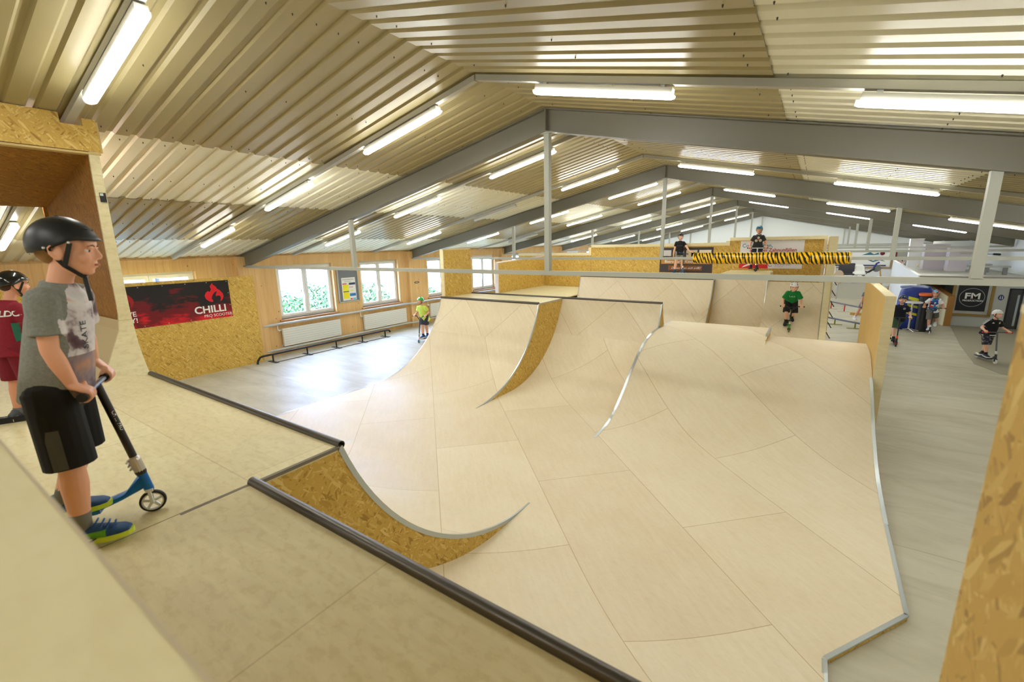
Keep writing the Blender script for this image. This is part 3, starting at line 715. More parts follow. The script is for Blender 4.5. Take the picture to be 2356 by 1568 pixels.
# lower left back deck
root=empty('low_back_deck',(0,0,0)); tag(root,'lower plywood deck and bank in the far corner by the windows','platform')
b=MB(); b.box((-9.34,12.95,1.27),(XQ0,WY-.025,1.3)); b.build('deck','plyplat',root)
b=MB(); b.add([(-9.35,12.95,1.3),(XQ0,12.95,1.3),(XQ0,10.6,.05),(-9.35,10.6,.05)],[(0,3,2,1)]); b.build('bank','ply',root)
b=MB(); b.prism([(12.95,1.29),(10.6,.04),(12.95,.0)],0,-9.35,-9.33); b.box((-9.35,12.95,0),(-9.33,WY,1.27)); b.build('side_panel','osb',root)
root=empty('corner_wall',(0,0,0)); tag(root,'OSB side wall with a pale front edge at the far deck corner','wooden wall')
b=MB(); b.prism([(12.97,1.3),(WY,1.3),(WY,2.5),(12.97,2.36)],0,-9.37,-9.35); b.build('board','osb',root)
b=MB(); b.box((-9.47,12.9,0),(-9.35,12.97,2.38)); b.prism([(12.97,2.36),(WY,2.5),(WY,2.53),(12.97,2.39)],0,-9.45,-9.35); b.build('edge',plain((222,210,204),.6),root)
# ---------------------------------------------------------------- wallride with doorway at the outer end of the platform
root=empty('wallride_gate',(0,0,0)); tag(root,'tall curved plywood wallride with an OSB doorway box, behind the two boys on the platform','wallride')
Z=[1.72,1.8,1.9,2.04,2.2,2.36,2.5,2.69,3.18,3.69,3.99]
def wx(z):
    P=[(1.71,-5.79),(1.85,-5.89),(2.04,-5.975),(2.36,-6.03),(2.69,-6.045),(3.18,-6.045),(3.69,-6.03),(4.0,-6.0)]
    for (a,b_),(c,d) in zip(P,P[1:]):
        if z<=c: return b_+(d-b_)*(z-a)/(c-a)
    return P[-1][1]
def wy(z):
    P=[(1.72,1.21),(1.9,1.33),(2.1,1.44),(2.26,1.505),(2.5,1.515),(4.0,1.535)]
    for (a,b_),(c,d) in zip(P,P[1:]):
        if z<=c: return b_+(d-b_)*(z-a)/(c-a)
    return P[-1][1]
b=MB(); vs=[];n=len(Z)
for z in Z: vs+=[(wx(z),wy(z),z),(wx(z),1.612,z),(wx(z)-.03,1.612,z),(wx(z)-.03,wy(z),z)]
fs=[]
for i in range(n-1):
    for j in range(4): k=(j+1)%4; fs.append((4*i+j,4*i+k,4*i+4+k,4*i+4+j))
b.add(vs,fs); autosmooth(fixnormals(b.build('curved_face','plyplat',root)))
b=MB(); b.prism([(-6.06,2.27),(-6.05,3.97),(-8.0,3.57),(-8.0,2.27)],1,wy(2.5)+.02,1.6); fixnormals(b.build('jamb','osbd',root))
b=MB(); zz=[z for z in Z if z<=2.3]+[2.3]; vs=[]
for z in zz: vs+=[(wx(z)-.03,wy(z)+.005,z),(-8.0,wy(z)+.005,z)]
b.add(vs,[(2*i,2*i+1,2*i+3,2*i+2) for i in range(len(zz)-1)]); b.build('lower_jamb',plain((196,176,132),.6),root)  # tan tone paints the shade on this light ply
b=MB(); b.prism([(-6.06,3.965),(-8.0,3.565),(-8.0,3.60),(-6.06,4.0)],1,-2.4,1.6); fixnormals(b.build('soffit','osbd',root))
b=MB(); P=[(-2.4,3.97),(1.63,3.97),(1.63,4.27),(1.53,4.27),(1.53,4.2),(1.37,4.2),(1.37,4.29),(-2.4,4.29)]
b.prism(P,0,-6.03,-6.0); b.build('header_board','osb',root)
b=MB(); b.box((-6.1,-2.4,3.944),(-5.995,1.625,3.963)); b.box((-6.032,1.6305,3.97),(-6.0,1.645,4.25)); b.build('header_edge',plain((196,170,110),.6),root)
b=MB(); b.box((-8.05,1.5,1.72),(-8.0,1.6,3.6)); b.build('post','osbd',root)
root=empty('small_sticker',(-6.027,1.555,3.5)); tag(root,'small black square sticker near the top of the curved plywood strip','sticker')
b=MB(); b.box((0,0,0),(.003,.05,.09)); b.build('sheet','black',root); b=MB(); b.box((.003,.004,.06),(.004,.03,.085)); b.build('print',plain((190,200,190),.6),root)
# black perforated strip on the platform
root=empty('threshold_strip',(-5.2,.3,PZ)); tag(root,'black perforated metal strip lying on the platform behind the boy in red','metal strip'); root.rotation_euler=(0,0,-.45)
b=MB(); b.box((-.03,-.9,0),(.03,.55,.045)); b.build('strip','black',root)
b=MB()
for k in range(22):
    for s in (-.012,.012): b.box((s-.006,-.85+k*.06+(.02 if s>0 else 0),.045),(s+.006,-.83+k*.06+(.02 if s>0 else 0),.0465))
b.build('perforation',plain((150,150,140),.5),root)
# guards by the camera
root=empty('guard_wall',(0,0,0)); tag(root,'out-of-focus plywood guard wall right under the camera','guard wall')
b=MB(); b.box((-2.6,-.5,2.73),(.6,.072,2.752)); b.build('top_board','plyedge',root)
b=MB(); b.box((-2.6,-.4,PZ),(.6,.0,2.73)); b.build('board','osb',root)
b=MB(); b.box((-2.6,.072,2.715),(.6,.076,2.75)); b.build('edge_band',plain((214,200,176),.6),root)
root=empty('guard_end',(0,0,0)); tag(root,'upright OSB guard board at the outer side of the platform, very close to the camera','guard board')
b=MB(); b.box((.286,.09,PZ),(.34,1.06,2.875)); b.build('board','osb',root)
b=MB(); b.box((.284,.09,2.875),(.342,1.06,2.888)); b.build('top_edge','plyedge',root)  # paler strip paints the light on the board's top edge
# ---------------------------------------------------------------- padded bar on the second tie
def mat_stripe():
    m,nt,b=new_mat('hazard_wrap'); k=NT(nt)
    tc=k.n('ShaderNodeTexCoord'); sep=k.n('ShaderNodeSeparateXYZ'); k.l(tc.outputs['Object'],sep.inputs[0])
    ang=k.math('ARCTAN2',sep.outputs[1],sep.outputs[2])
    n=k.noise(tc.outputs['Object'],2.2,2); n2=k.noise(tc.outputs['Object'],14,2)
    wr=k.math('FRACT',k.math('MULTIPLY',sep.outputs[0],4.6))  # overlapping windings
    ph=k.math('ADD',k.math('MULTIPLY',sep.outputs[0],11.5),k.math('ADD',k.math('MULTIPLY',ang,.48),k.math('ADD',k.math('MULTIPLY',n,2.2),k.math('ADD',k.math('MULTIPLY',n2,.35),k.math('MULTIPLY',wr,.45)))))
    f=k.math('GREATER_THAN',k.math('FRACT',ph),.52)
    c=k.mix(srgb(242,190,8),srgb(24,22,20),f)
    k.l(c,b.inputs['Base Color']); b.inputs['Roughness'].default_value=.28; return m
root=empty('padded_bar',(-1.0,F0+6,2.57)); tag(root,'foam tube wrapped in yellow and black hazard tape around the second tie bar','foam tube')
b=MB(); rn=random.Random(4); xs=[-1.565+3.13*i/40 for i in range(41)]
b.loft([[(x,(.135+.006*math.sin(x*9)+rn.uniform(-.003,.003))*math.cos(a),(.135+.005*math.cos(x*7))*math.sin(a)) for a in [2*PI*k/24 for k in range(24)]] for x in xs]); o=autosmooth(fixnormals(b.build('wrap',mat_stripe(),root)),50)
b=MB(); b.loft([[(x,.115*math.cos(a),.115*math.sin(a)) for a in [2*PI*k/20 for k in range(20)]] for x in (-1.58,1.6)]); fixnormals(b.build('foam_core',plain((206,190,140),.8),root))
# ---------------------------------------------------------------- banners on the OSB back wall
yb=WY-.004
def boxes(nm,lst,par,y=None,t=.003):
    for (c,x0,z0,x1,z1) in lst:
        b=MB(); b.box((x0,y-t,z0),(x1,y,z1)); b.build(nm,plain(c,.6) if not isinstance(c,str) else c,par)
root=empty('cafe_banner',(0,yb,0)); tag(root,'dark banner with four small photos and brown strips reading Bistro Bar & Kino','banner')
bx0,bx1,bz0,bz1=-4.62,-2.88,1.93,2.78
b=MB(); b.box((bx0,-.004,bz0),(bx1,0,bz1)); b.build('cloth',plain((62,56,60),.7),root)
boxes('photo_print',[((196,196,196),bx0+.06,bz0+.5,bx0+.38,bz0+.76),((90,52,36),bx0+.06,bz0+.48,bx0+.38,bz0+.56),((150,92,36),bx0+.44,bz0+.5,bx0+.82,bz0+.76),((190,120,50),bx0+.58,bz0+.53,bx0+.8,bz0+.6),((214,196,160),bx0+.88,bz0+.5,bx0+1.24,bz0+.76),((90,120,50),bx0+1.05,bz0+.55,bx0+1.17,bz0+.68),((226,210,184),bx0+1.3,bz0+.5,bx0+1.68,bz0+.76),((186,110,50),bx0+1.36,bz0+.58,bx0+1.58,bz0+.66)],root,y=-.004)
boxes('strip_print',[((186,128,54),bx0+.05,bz0+.29,bx0+1.67,bz0+.45),((128,76,34),bx0+.3,bz0+.07,bx0+1.42,bz0+.24)],root,y=-.004)
text('lettering','Bistro Bar & Kino',.13,(bx0+.17,-.0085,bz0+.33),(1,0,0),(0,0,1),'white',root,.0004,bold=.002)
text('lettering','Da wo man sich trifft!',.11,(bx0+.4,-.0085,bz0+.12),(1,0,0),(0,0,1),'white',root,.0004,font_shear=.4)
root=empty('dental_banner',(0,yb,0)); tag(root,'white banner reading Cool bleiben, auch bei Zahnunfällen, behind the teal helmet','banner')
dx0,dx1,dz0,dz1=-2.08,-.36,2.10,2.955
b=MB(); b.box((dx0,-.004,dz0),(dx1,0,dz1)); b.build('cloth',plain((226,224,228),.6),root)
text('lettering','Cool bleiben,',.165,(dx0+.05,-.0065,dz1-.2),(1,0,0),(0,0,1),plain((40,120,140),.6),root,.0004,bold=.001,sx=.95)
text('lettering','auch bei Zahnunfällen',.155,(dx0+.27,-.0065,dz1-.34),(1,0,0),(0,0,1),plain((190,40,46),.6),root,.0004,bold=.002,sx=.94)
text('lettering','Zahnärztin',.1,(dx0+1.0,-.0065,dz0+.1),(1,0,0),(0,0,1),plain((120,130,150),.6),root,.0004)
text('lettering','Dr. med. dent.',.04,(dx0+1.0,-.0065,dz0+.05),(1,0,0),(0,0,1),plain((190,70,70),.6),root,.0004)
b=MB(); b.prism([(dx0,dz0),(dx0,dz0+.3),(dx0+.25,dz0+.36),(dx0+.55,dz0+.3),(dx0+.8,dz0+.16),(dx0+.82,dz0)],1,-.006,-.004); b.build('red_print',plain((206,30,36),.6),root)
b=MB(); b.prism([(dx0+.08,dz0+.02),(dx0+.15,dz0+.09),(dx0+.28,dz0+.15),(dx0+.4,dz0+.14),(dx0+.2,dz0+.06)],1,-.0075,-.006); b.build('white_swoosh','white',root)
def ringxz(cx,cz,r,w,y,par,nm,mat,a0=0,a1=2*PI,t=.0015):
    n=24; b=MB(); vs=[];fs=[]
    for i in range(n+1):
        a=a0+(a1-a0)*i/n
        for rr_ in (r,r-w): vs+=[(cx+rr_*math.cos(a),y,cz+rr_*math.sin(a)),(cx+rr_*math.cos(a),y-t,cz+rr_*math.sin(a))]
    for i in range(n):
        o=4*i; fs+=[(o+1,o+5,o+7,o+3),(o,o+4,o+5,o+1),(o+2,o+3,o+7,o+6)]
    b.add(vs,fs); return fixnormals(b.build(nm,mat,par))
ringxz(dx0+.88,dz0+.13,.07,.014,-.0045,root,'logo_ring',plain((40,90,110),.6),.6,5.6)
b=MB()
for i in range(4): b.cap((dx0+.1+.5*i,-.004,dz1-.02),(dx0+.1+.5*i,-.008,dz1-.02),.01,.008,8)
b.build('eyelet','galv',root)
# ---------------------------------------------------------------- right side: raised room
root=empty('raised_room_floor',(0,0,0)); tag(root,'raised concrete floor of the room behind the logo wall','raised floor')
b=MB(); b.box((3.11,20.99,1.5),(XE,28.1,1.6)); b.build('slab','wallgrey',root)
b=MB(); b.box((3.98,20.75,0),(XE,20.95,1.63)); struct(b.build('wall_logo','wallgrey'))
b=MB(); b.box((3.11,24.7,0),(4.4,24.75,1.5)); struct(b.build('wall_under','wallgrey'))
b=MB(); b.box((3.0,20.7,1.58),(XE,20.98,1.66)); struct(b.build('trim_9',plain((168,166,158),.5)))
b=MB(); b.prism([(20.99,0),(27.9,0),(27.9,1.9),(20.99,1.64)],0,3.0,3.1); struct(b.build('wall_parapet','wallwhite'))
# logo poster
root=empty('logo_poster',(0,20.74,0)); tag(root,'black square poster with a white ring reading FM PRODUCTION on the grey wall','poster')
b=MB(); b.box((4.03,-.02,.52),(4.74,0,1.48)); b.build('board',plain((24,24,28),.6),root)
ringxz(4.385,.97,.31,.016,-.02,root,'ring_print',plain((150,156,160),.6))
text('lettering','FM',.27,(4.2,-.0225,.93),(1,0,0),(0,0,1),'white',root,.001,bold=.008,sx=1.15)
text('lettering','PRODUCTION',.075,(4.17,-.0225,.84),(1,0,0),(0,0,1),'white',root,.001,sx=1.0,bold=.002)
b=MB(); b.cap((4.385,-.02,.94),(4.385,-.026,.94),.018,.016,10); b.build('red_dot',plain((220,40,60),.5),root)
root=empty('picture_surround',(0,20.74,0)); tag(root,'rough timber frame hanging around the black logo poster','frame')
b=MB(); b.box((3.9,-.05,.40),(3.97,0,1.56)).box((4.82,-.05,.40),(4.89,0,1.56)).box((3.9,-.05,.35),(4.89,0,.42)); b.build('timber',plain((150,120,60),.7),root)
root=empty('toilet_sign',(5.06,20.74,1.0)); tag(root,'small blue and white toilet sign on the grey wall beside the dark door','sign')
b=MB(); b.loft([[(.07*math.cos(a),y,.09*math.sin(a)) for a in [2*PI*k/16 for k in range(16)]] for y in (-.008,0)]); b.build('plate',plain((40,60,110),.5),root)
b=MB()
for x in (-.03,.02): b.box((x,-.011,-.05),(x+.02,-.008,.02)); b.cap((x+.01,-.01,.04),(x+.01,-.011,.04),.012,.012,8)
b.build('figure_print','white',root)
root=empty('door_1',(0,20.74,0)); struct(root)
b=MB(); b.box((5.22,-.03,0),(5.26,0,1.30)).box((5.5,-.03,0),(5.54,0,1.30)).box((5.22,-.03,1.26),(5.54,0,1.3)); b.build('frame','black',root)
b=MB(); b.box((5.26,-.02,0),(5.5,-.005,1.26)); b.build('leaf',plain((60,60,60),.5),root)
b=MB(); b.box((5.42,-.03,.1),(5.47,-.02,1.1)); b.build('glass_strip',plain((170,180,180),.2),root)
# gate wall
root=empty('ply_side_ramp',(0,0,0)); tag(root,'free-standing plywood wall board with an orange-brown edge beside the boy in the white shirt','wooden wall')
g0,g1=Vector((2.68,17.5,0)),Vector((3.78,20.45,0))
# board runs from (2.9,24) to (3.78,20.5)
b=MB(); A=Vector((3.25,24.2,0));B_=Vector((3.76,20.52,0)); d=(B_-A).normalized(); nrm=Vector((-d.y,d.x,0))
vs=[A,B_,B_+Vector((0,0,1.0)),A+Vector((0,0,1.55))]; vs2=[v+nrm*.02 for v in vs]
b.add(vs+vs2,[(0,1,2,3),(7,6,5,4),(0,4,5,1),(1,5,6,2),(2,6,7,3),(3,7,4,0)]); fixnormals(b.build('face','plyedge',root))
b=MB(); vs3=[v+nrm*.02 for v in vs]; vs4=[v+nrm*.2+d*.0 for v in vs]
b.add(vs3+vs4,[(0,1,2,3),(7,6,5,4),(0,4,5,1),(1,5,6,2),(2,6,7,3),(3,7,4,0)]); fixnormals(b.build('thick_edge',plain((176,122,56),.6),root))
# tarp covered equipment
root=empty('covered_block',(2.78,19.4,0)); tag(root,'bulky block under a blue cover with yellow stripes behind the scooter boys','covered equipment')
b=MB(); rn=random.Random(9)
b.loft([[(.42*sx_*(1 if z<1.0 else .9)*(abs(math.cos(a))**.5)*(1 if math.cos(a)>0 else -1)+rn.uniform(-.01,.01),.3*(abs(math.sin(a))**.5)*(1 if math.sin(a)>0 else -1),z+ (.04*math.cos(a) if z>1.2 else 0)) for a in [2*PI*k/28 for k in range(28)]] for z,sx_ in ((.0,.98),(.4,1),(.9,1.02),(1.2,1),(1.36,.9),(1.40,.5))]); fixnormals(b.build('cover',plain((24,52,140),.4),root,True))
b=MB()
for (z0,z1) in ((.9,1.0),(.68,.76),(.44,.52)): b.add([(-.2,-.312,z0+.1),(.38,-.312,z0-.05),(.38,-.312,z1-.05),(-.2,-.312,z1+.1)],[(0,1,2,3)])
b.build('yellow_stripe',plain((210,214,40),.5),root)
b=MB(); b.tube([(-.4,-.1,1.38),(-.2,-.28,1.42),(.2,-.3,1.4),(.4,0,1.3)],.035,8); b.build('plastic_wrap',plain((120,140,190),.2),root)
root=empty('bar_stool',(2.66,18.75,0)); tag(root,'low round stool with a white top and chrome star base beside the blue cover','stool')
b=MB(); b.loft([[(.25*s*math.cos(a),.25*s*math.sin(a),z) for a in [2*PI*k/24 for k in range(24)]] for z,s in ((.93,.96),(.94,1),(.965,1),(.97,.94))]); b.build('seat','white',root,False)
b=MB(); b.tube([(0,0,.08),(0,0,.93)],.025,8); b.build('column','chrome',root)
b=MB()
for k in range(4): a=k*PI/2+.4; b.tube([(0,0,.1),(.28*math.cos(a),.28*math.sin(a),.03)],.015,6)
b.build('base','chrome',root)
root=empty('plastic_tub',(2.98,19.0,.9)); tag(root,'orange round cushion on a dark stool beside the blue cover','stool')
b=MB(); b.loft([[(.18*s*math.cos(a),.18*s*math.sin(a),z) for a in [2*PI*k/20 for k in range(20)]] for z,s in ((.24,.9),(.27,1),(.31,1),(.33,.8))]); b.build('cushion',plain((226,104,40),.5),root)
b=MB(); b.loft([[(.15*s*math.cos(a),.15*s*math.sin(a),z) for a in [2*PI*k/20 for k in range(20)]] for z,s in ((-.9,.9),(0,1),(.22,1))]); b.build('pedestal','black',root)
# rails on the far floor
def floor_rail(name,lab,p,q,zt,legc,railc,n):
    p=Vector(p);q=Vector(q); root=empty(name,p); tag(root,lab,'grind rail'); d=q-p
    b=MB(); b.bar((0,0,zt),(d.x,d.y,zt),.05,.05); b.build('rail',railc,root)
    for i in range(n):
        t=(i+.6)/n; P=d*t; b=MB(); b.box((P.x-.02,P.y-.02,.01),(P.x+.02,P.y+.02,zt-.02)); b.build('leg',legc,root)
        b=MB(); b.box((P.x-.22,P.y-.06,0),(P.x+.22,P.y+.06,.015)); b.build('foot_plate',legc if zt<.25 else 'wallgrey',root)
floor_rail('grind_rail','grey grind rail on short red legs on the far floor',(.45,24.0,0),(1.75,21.75,0),.3,plain((206,40,30),.5),plain((96,92,90),.4,.6),3)
floor_rail('grind_rail','low dark grind rail on olive feet on the far floor, nearer than the red-legged rail',(.42,19.6,0),(1.5,18.35,0),.2,plain((126,130,40),.5),plain((90,92,92),.4,.6),2)
root=empty('wood_block',(1.5,22.0,0)); tag(root,'small block of timber lying beside the red-legged rail','timber block'); b=MB(); b.box((-.2,-.1,0),(.2,.1,.1)); b.build('block','plyy',root)
# things near the far wall
root=empty('wall_poster',(0,YG-.02,0)); tag(root,'wide white framed mountain poster on the far gable wall above the saw','poster')
b=MB(); b.box((.5,-.03,1.2),(3.72,0,2.3)); b.build('board','white',root)
b=MB(); b.box((.4,-.05,2.3),(3.82,0,2.36)).box((.4,-.05,1.08),(3.82,0,1.16)).box((3.76,-.05,1.16),(3.84,0,2.3)); b.build('timber_frame',plain((160,130,90),.7),root)
boxes('print',[((30,50,90),.9,1.22,3.55,1.3)],root,y=-.03)
b=MB(); b.prism([(2.3,1.62),(2.6,1.7),(2.9,1.55),(3.2,1.7),(3.5,1.5),(3.2,1.58),(2.9,1.46),(2.6,1.6)],1,-.034,-.03); b.prism([(2.3,1.9),(2.7,2.08),(2.9,1.95),(3.1,2.05),(3.15,1.93),(2.9,1.9)],1,-.034,-.03); b.build('mountain_print',plain((60,110,124),.6),root)
b=MB(); b.cap((3.3,-.03,2.0),(3.3,-.034,2.0),.12,.11,14); b.build('dot_print',plain((110,20,40),.6),root)
text('lettering','Willkommen bei der Schweiz',.1,(1.3,-.034,2.12),(1,0,0),(0,0,1),plain((90,100,120),.6),root,.001)
root=empty('doorway_board',(0,YG-.02,0)); tag(root,'grey door panel on the far wall behind the white partitions','door panel')
b=MB(); b.box((4.0,-.04,0),(5.0,0,2.1)); b.build('panel',plain((150,152,144),.6),root); b=MB(); b.box((3.93,-.06,0),(4.0,0,2.15)); b.build('edge',plain((110,20,30),.6),root)
root=empty('target_sign',(4.28,YG-.09,1.55)); tag(root,'small sign with a red ring on the grey door panel at the far wall','sign')
b=MB(); b.box((-.14,0,-.14),(.14,.01,.14)); b.build('plate','white',root); ringxz(0,0,.12,.03,0,root,'ring_print',plain((190,40,60),.6)); ringxz(0,0,.05,.05,0,root,'dot_print',plain((60,40,60),.6))
def shell_chair(loc,rz,lab):
    root=empty('shell_chair',loc,rz); tag(root,lab,'chair','chairs at the far wall')
    b=MB(); rings=[]
    for z,y,w in ((.45,.22,.36),(.44,0,.42),(.47,-.2,.42),(.62,-.28,.42),(.8,-.32,.38),(.9,-.33,.22)):
        rings.append([(w*.5*math.cos(a)*1.25,y+.03*math.sin(a)*1,z+.02*math.sin(a)) for a in [2*PI*k/12 for k in range(12)]])
    b.loft(rings); b.build('shell','white',root,True)
    for sx in (-1,1):
        for sy in (-1,1): b=MB(); b.tube([(sx*.15,sy*.12,.44),(sx*.24,sy*.22,0)],.012,6); b.build('leg','chrome',root)
shell_chair((.62,28.2,.75),PI,'white round-backed chair at the far wall, next to the plywood wall end'); shell_chair((1.85,28.2,.75),PI+.2,'white round-backed chair at the far wall, on the saw side of the dark chair')
root=empty('chair_podium',(1.3,28.4,0)); tag(root,'pale low podium carrying the chairs by the far wall','podium'); b=MB(); b.box((-1.0,-.6,0),(1.1,.7,.75)); b.build('box',plain((200,198,186),.6),root)
root=empty('dark_chair',(1.28,28.1,.75),PI); tag(root,'dark square-backed chair with chrome legs between the two white chairs','chair','chairs at the far wall')
b=MB(); b.box((-.33,-.3,.42),(.33,.25,.47)); b.box((-.33,-.33,.4),(.33,-.28,.98)); b.build('shell',plain((60,60,66),.6),root)
b=MB(); b.box((-.2,-.335,.72),(-.06,-.33,.75)); b.box((.06,-.335,.72),(.2,-.33,.75)); b.build('slot','black',root)
for sx in (-1,1):
    for sy in (-1,1): b=MB(); b.tube([(sx*.28,sy*.22,.42),(sx*.34,sy*.28,0)],.014,6); b.build('leg','chrome',root)
root=empty('cable_reel',(.98,27.45,1.1)); tag(root,'brown wooden cable reel on edge between the chairs','cable reel'); root.rotation_euler=(0,0,.6)
b=MB(); b.loft([[(x,.33*math.cos(a),.33*math.sin(a)) for a in [2*PI*k/24 for k in range(24)]] for x in (-.02,.02)]); b.build('disc',plain((170,146,106),.6),root)
b=MB(); b.cap((-.05,0,0),(.05,0,0),.05,.05,12); b.tube([(0,0,-.3),(0,0,-1.1)],.03,8); b.build('hub','chrome',root)
root=empty('work_table',(2.5,29,0)); tag(root,'plywood work table carrying the mitre saw, behind the wing wall','table')
b=MB(); b.box((-.5,-.5,.9),(.3,.5,.95)); b.build('tabletop','plyedge',root)
for x in (-.42,.22):
    for y in (-.4,.4): b=MB(); b.tube([(x,y,.9),(x*1.1,y,0)],.04,6); b.build('leg','plyy',root)
root=empty('mitre_saw',(2.1,29,.95)); tag(root,'black mitre saw with a blue handle standing on the work table','mitre saw')
b=MB(); b.box((-.1,-.2,0),(.5,.2,.1)).box((-.25,-.05,.05),(.62,.05,.09)); b.build('base','black',root)
b=MB(); b.tube([(-.1,0,.1),(.1,0,.3),(-.3,0,.42)],[.05,.05,.04],8); b.tube([(.1,0,.3),(.35,0,.5)],.05,8); b.build('arm','black',root)
b=MB(); b.loft([[(.42+.17*math.cos(a),y,.5+.17*math.sin(a)) for a in [2*PI*k/20 for k in range(20)]] for y in (-.02,.02)]); b.build('blade_guard',plain((120,124,120),.4,.5),root)
b=MB(); b.tube([(.3,0,.5),(.4,-.02,.75),(.5,0,.8)],.04,8); b.build('grip',plain((30,50,150),.5),root)
rn=random.Random(12)
for k in range(6):
    x=2.95+.13*k; root=empty('timber_plank',(x,29.3+.08*k,0)); tag(root,'pale timber plank leaning in the offcut corner, %s from the saw'%RO[k],'plank','leaning timber planks')
    b=MB(); b.bar((0,0,.02),(.25+.08*k-(.5 if k==0 else 0),.5,1.55+.06*((k*5)%4)),.07,.03); b.build('plank',plain(((214,184,130),(190,150,90),(224,200,150))[k%3],.6),root)
for k in range(5):
    root=empty('timber_block',(3.3+.2*(k%3),28.4,.87+.12*(k//3))); tag(root,'short pale offcut block on the timber heap, %s in the heap'%RO[k],'offcut','timber offcuts')
    b=MB(); b.box((0,0,0),(.15,.3,.12)); b.build('block',plain(((224,200,140),(206,172,104))[k%2],.6),root)
root=empty('pallet_stack',(3.15,28.3,0)); tag(root,'stack of wooden pallets under the timber offcuts','pallet stack')
b=MB()
for k in range(6): b.box((0,0,.03+.14*k),(.9,.9,.06+.14*k)); b.box((0,0,.06+.14*k),(.1,.9,.14+.14*k)); b.box((.4,0,.06+.14*k),(.5,.9,.14+.14*k)); b.box((.8,0,.06+.14*k),(.9,.9,.14+.14*k))
b.build('boards',plain((200,166,110),.7),root)
# white partition boxes on the raised floor
for k,(x0,x1,y0,y1,zt_,lab) in enumerate(((3.50,3.95,27.6,28.0,2.86,'bright white tall partition box on the raised room edge, nearest the parapet'),(3.75,4.5,25.6,26.2,2.64,'pale lilac tall partition board in the raised room, in the middle of the three'),(4.35,4.98,24.6,25.2,2.52,'pale lilac tall partition board in the raised room, nearest the logo wall'))):
    root=empty('partition_box',(0,0,0)); tag(root,lab,'partition','tall white partitions')
    b=MB(); b.prism([(x0,1.6),(x1-.12,1.6),(x1,zt_),(x0-.02,zt_)],1,y0,y1); b.build('panel',plain((232,232,240) if k==0 else (206,198,208),.5),root)
    b=MB(); b.box((x0-.03,y0-.01,zt_),(x1+.02,y1+.01,zt_+.02)); b.build('top_trim','white',root)
for k,(x0,x1,y,z,lab) in enumerate(((4.9,5.5,24.2,1.6,'long grey bench in the raised room behind the lilac partition'),(4.9,5.6,22.6,1.6,'second grey bench in the raised room close to the railing edge'))):
    root=empty('bench',(x0,y,z)); tag(root,lab,'bench','benches in the raised room')
    b=MB(); b.box((0,0,.26),(x1-x0,.35,.31)); b.build('seat',plain((170,174,172),.5),root)
    for x in (.05,x1-x0-.12): b=MB(); b.box((x,.05,0),(x+.07,.3,.26)); b.build('leg',plain((140,140,140),.5),root)
b=MB(); b.box((4.35,28.1,0),(XE,28.2,2.75)); struct(b.build('wall_room','wallwhite'))
root=empty('round_clock',(4.9,28.09,2.35)); tag(root,'small round grey disc on the white wall of the raised room','wall disc'); b=MB(); b.loft([[(.1*math.cos(a),y,.13*math.sin(a)) for a in [2*PI*k/20 for k in range(20)]] for y in (-.02,0)]); b.build('disc',plain((170,176,180),.5),root)
root=empty('spot_lamp',(5.3,23.4,2.3)); tag(root,'small black spot lamp on a thin horizontal tube near the far post','spot lamp')
b=MB(); b.tube([(-.9,0,.03),(0,0,0)],.012,6); b.tube([(-.3,0,.01),(-.3,0,.74)],.008,6); b.build('tube','chrome',root); b=MB(); b.cap((0,0,0),(.14,0,-.01),.035,.04,10); b.build('lamp_head','black',root)
# wall the mid right (white column behind the far post)
# ================================================================ people and scooters
import bmesh
def remeshed(mb,vox,mat,name,parent,smooth=2,sfac=.5):
    me=D.meshes.new('t'); me.from_pydata(mb.v,[],mb.f); me.update()
    o=D.objects.new('t',me); COL.objects.link(o)
    r=o.modifiers.new('r','REMESH'); r.mode='VOXEL'; r.voxel_size=vox; r.use_smooth_shade=True
    if smooth:
        s=o.modifiers.new('s','SMOOTH'); s.iterations=smooth; s.factor=sfac
    dg=bpy.context.evaluated_depsgraph_get(); m2=D.meshes.new_from_object(o.evaluated_get(dg)); D.objects.remove(o); D.meshes.remove(me)
    m2.name=name; m2.materials.clear()
    for m in (mat if isinstance(mat,(list,tuple)) else [mat]): m2.materials.append(m if not isinstance(m,str) else M[m])
    m2.polygons.foreach_set('use_smooth',[True]*len(m2.polygons)); m2.update(); boxuv(m2)
    p=D.objects.new(name,m2); COL.objects.link(p)
    if parent: p.parent=parent
    return p
def V(*a): return Vector(a)
def ik2(a,b,l1,l2,pole):
    a=Vector(a);b=Vector(b);d=b-a;L=d.length
    if L>(l1+l2)*.999: b=a+d*((l1+l2)*.999/L); d=b-a; L=d.length
    x=(l1*l1-l2*l2+L*L)/(2*L); h=math.sqrt(max(0,l1*l1-x*x)); u=d/L; p=Vector(pole); p=(p-u*p.dot(u)).normalized()
    return a+u*x+p*h, b
def mat_skin(rgb):
    m,nt,b=new_mat('skin'); b.inputs['Base Color'].default_value=srgb(*rgb); b.inputs['Roughness'].default_value=.5
    return m
def mat_cloth(name,rgb,var=.15):
    m,nt,b=new_mat(name); k=NT(nt); tc=k.n('ShaderNodeTexCoord'); n=k.noise(tc.outputs['Object'],60,3,.6)
    c=srgb(*rgb); c2=tuple(x*(1-var) for x in c[:3])+(1,)
    k.l(k.ramp(n,[(.35,c2),(.65,c)]),b.inputs['Base Color']); b.inputs['Roughness'].default_value=.85; return m
def ringp(c,u,v,ru,rv,n=20,pw=1.0):
    out=[]
    for k in range(n):
        a=2*PI*k/n; ca,sa=math.cos(a),math.sin(a)
        out.append(Vector(c)+Vector(u)*(ru*abs(ca)**pw*(1 if ca>=0 else -1))+Vector(v)*(rv*abs(sa)**pw*(1 if sa>=0 else -1)))
    return out
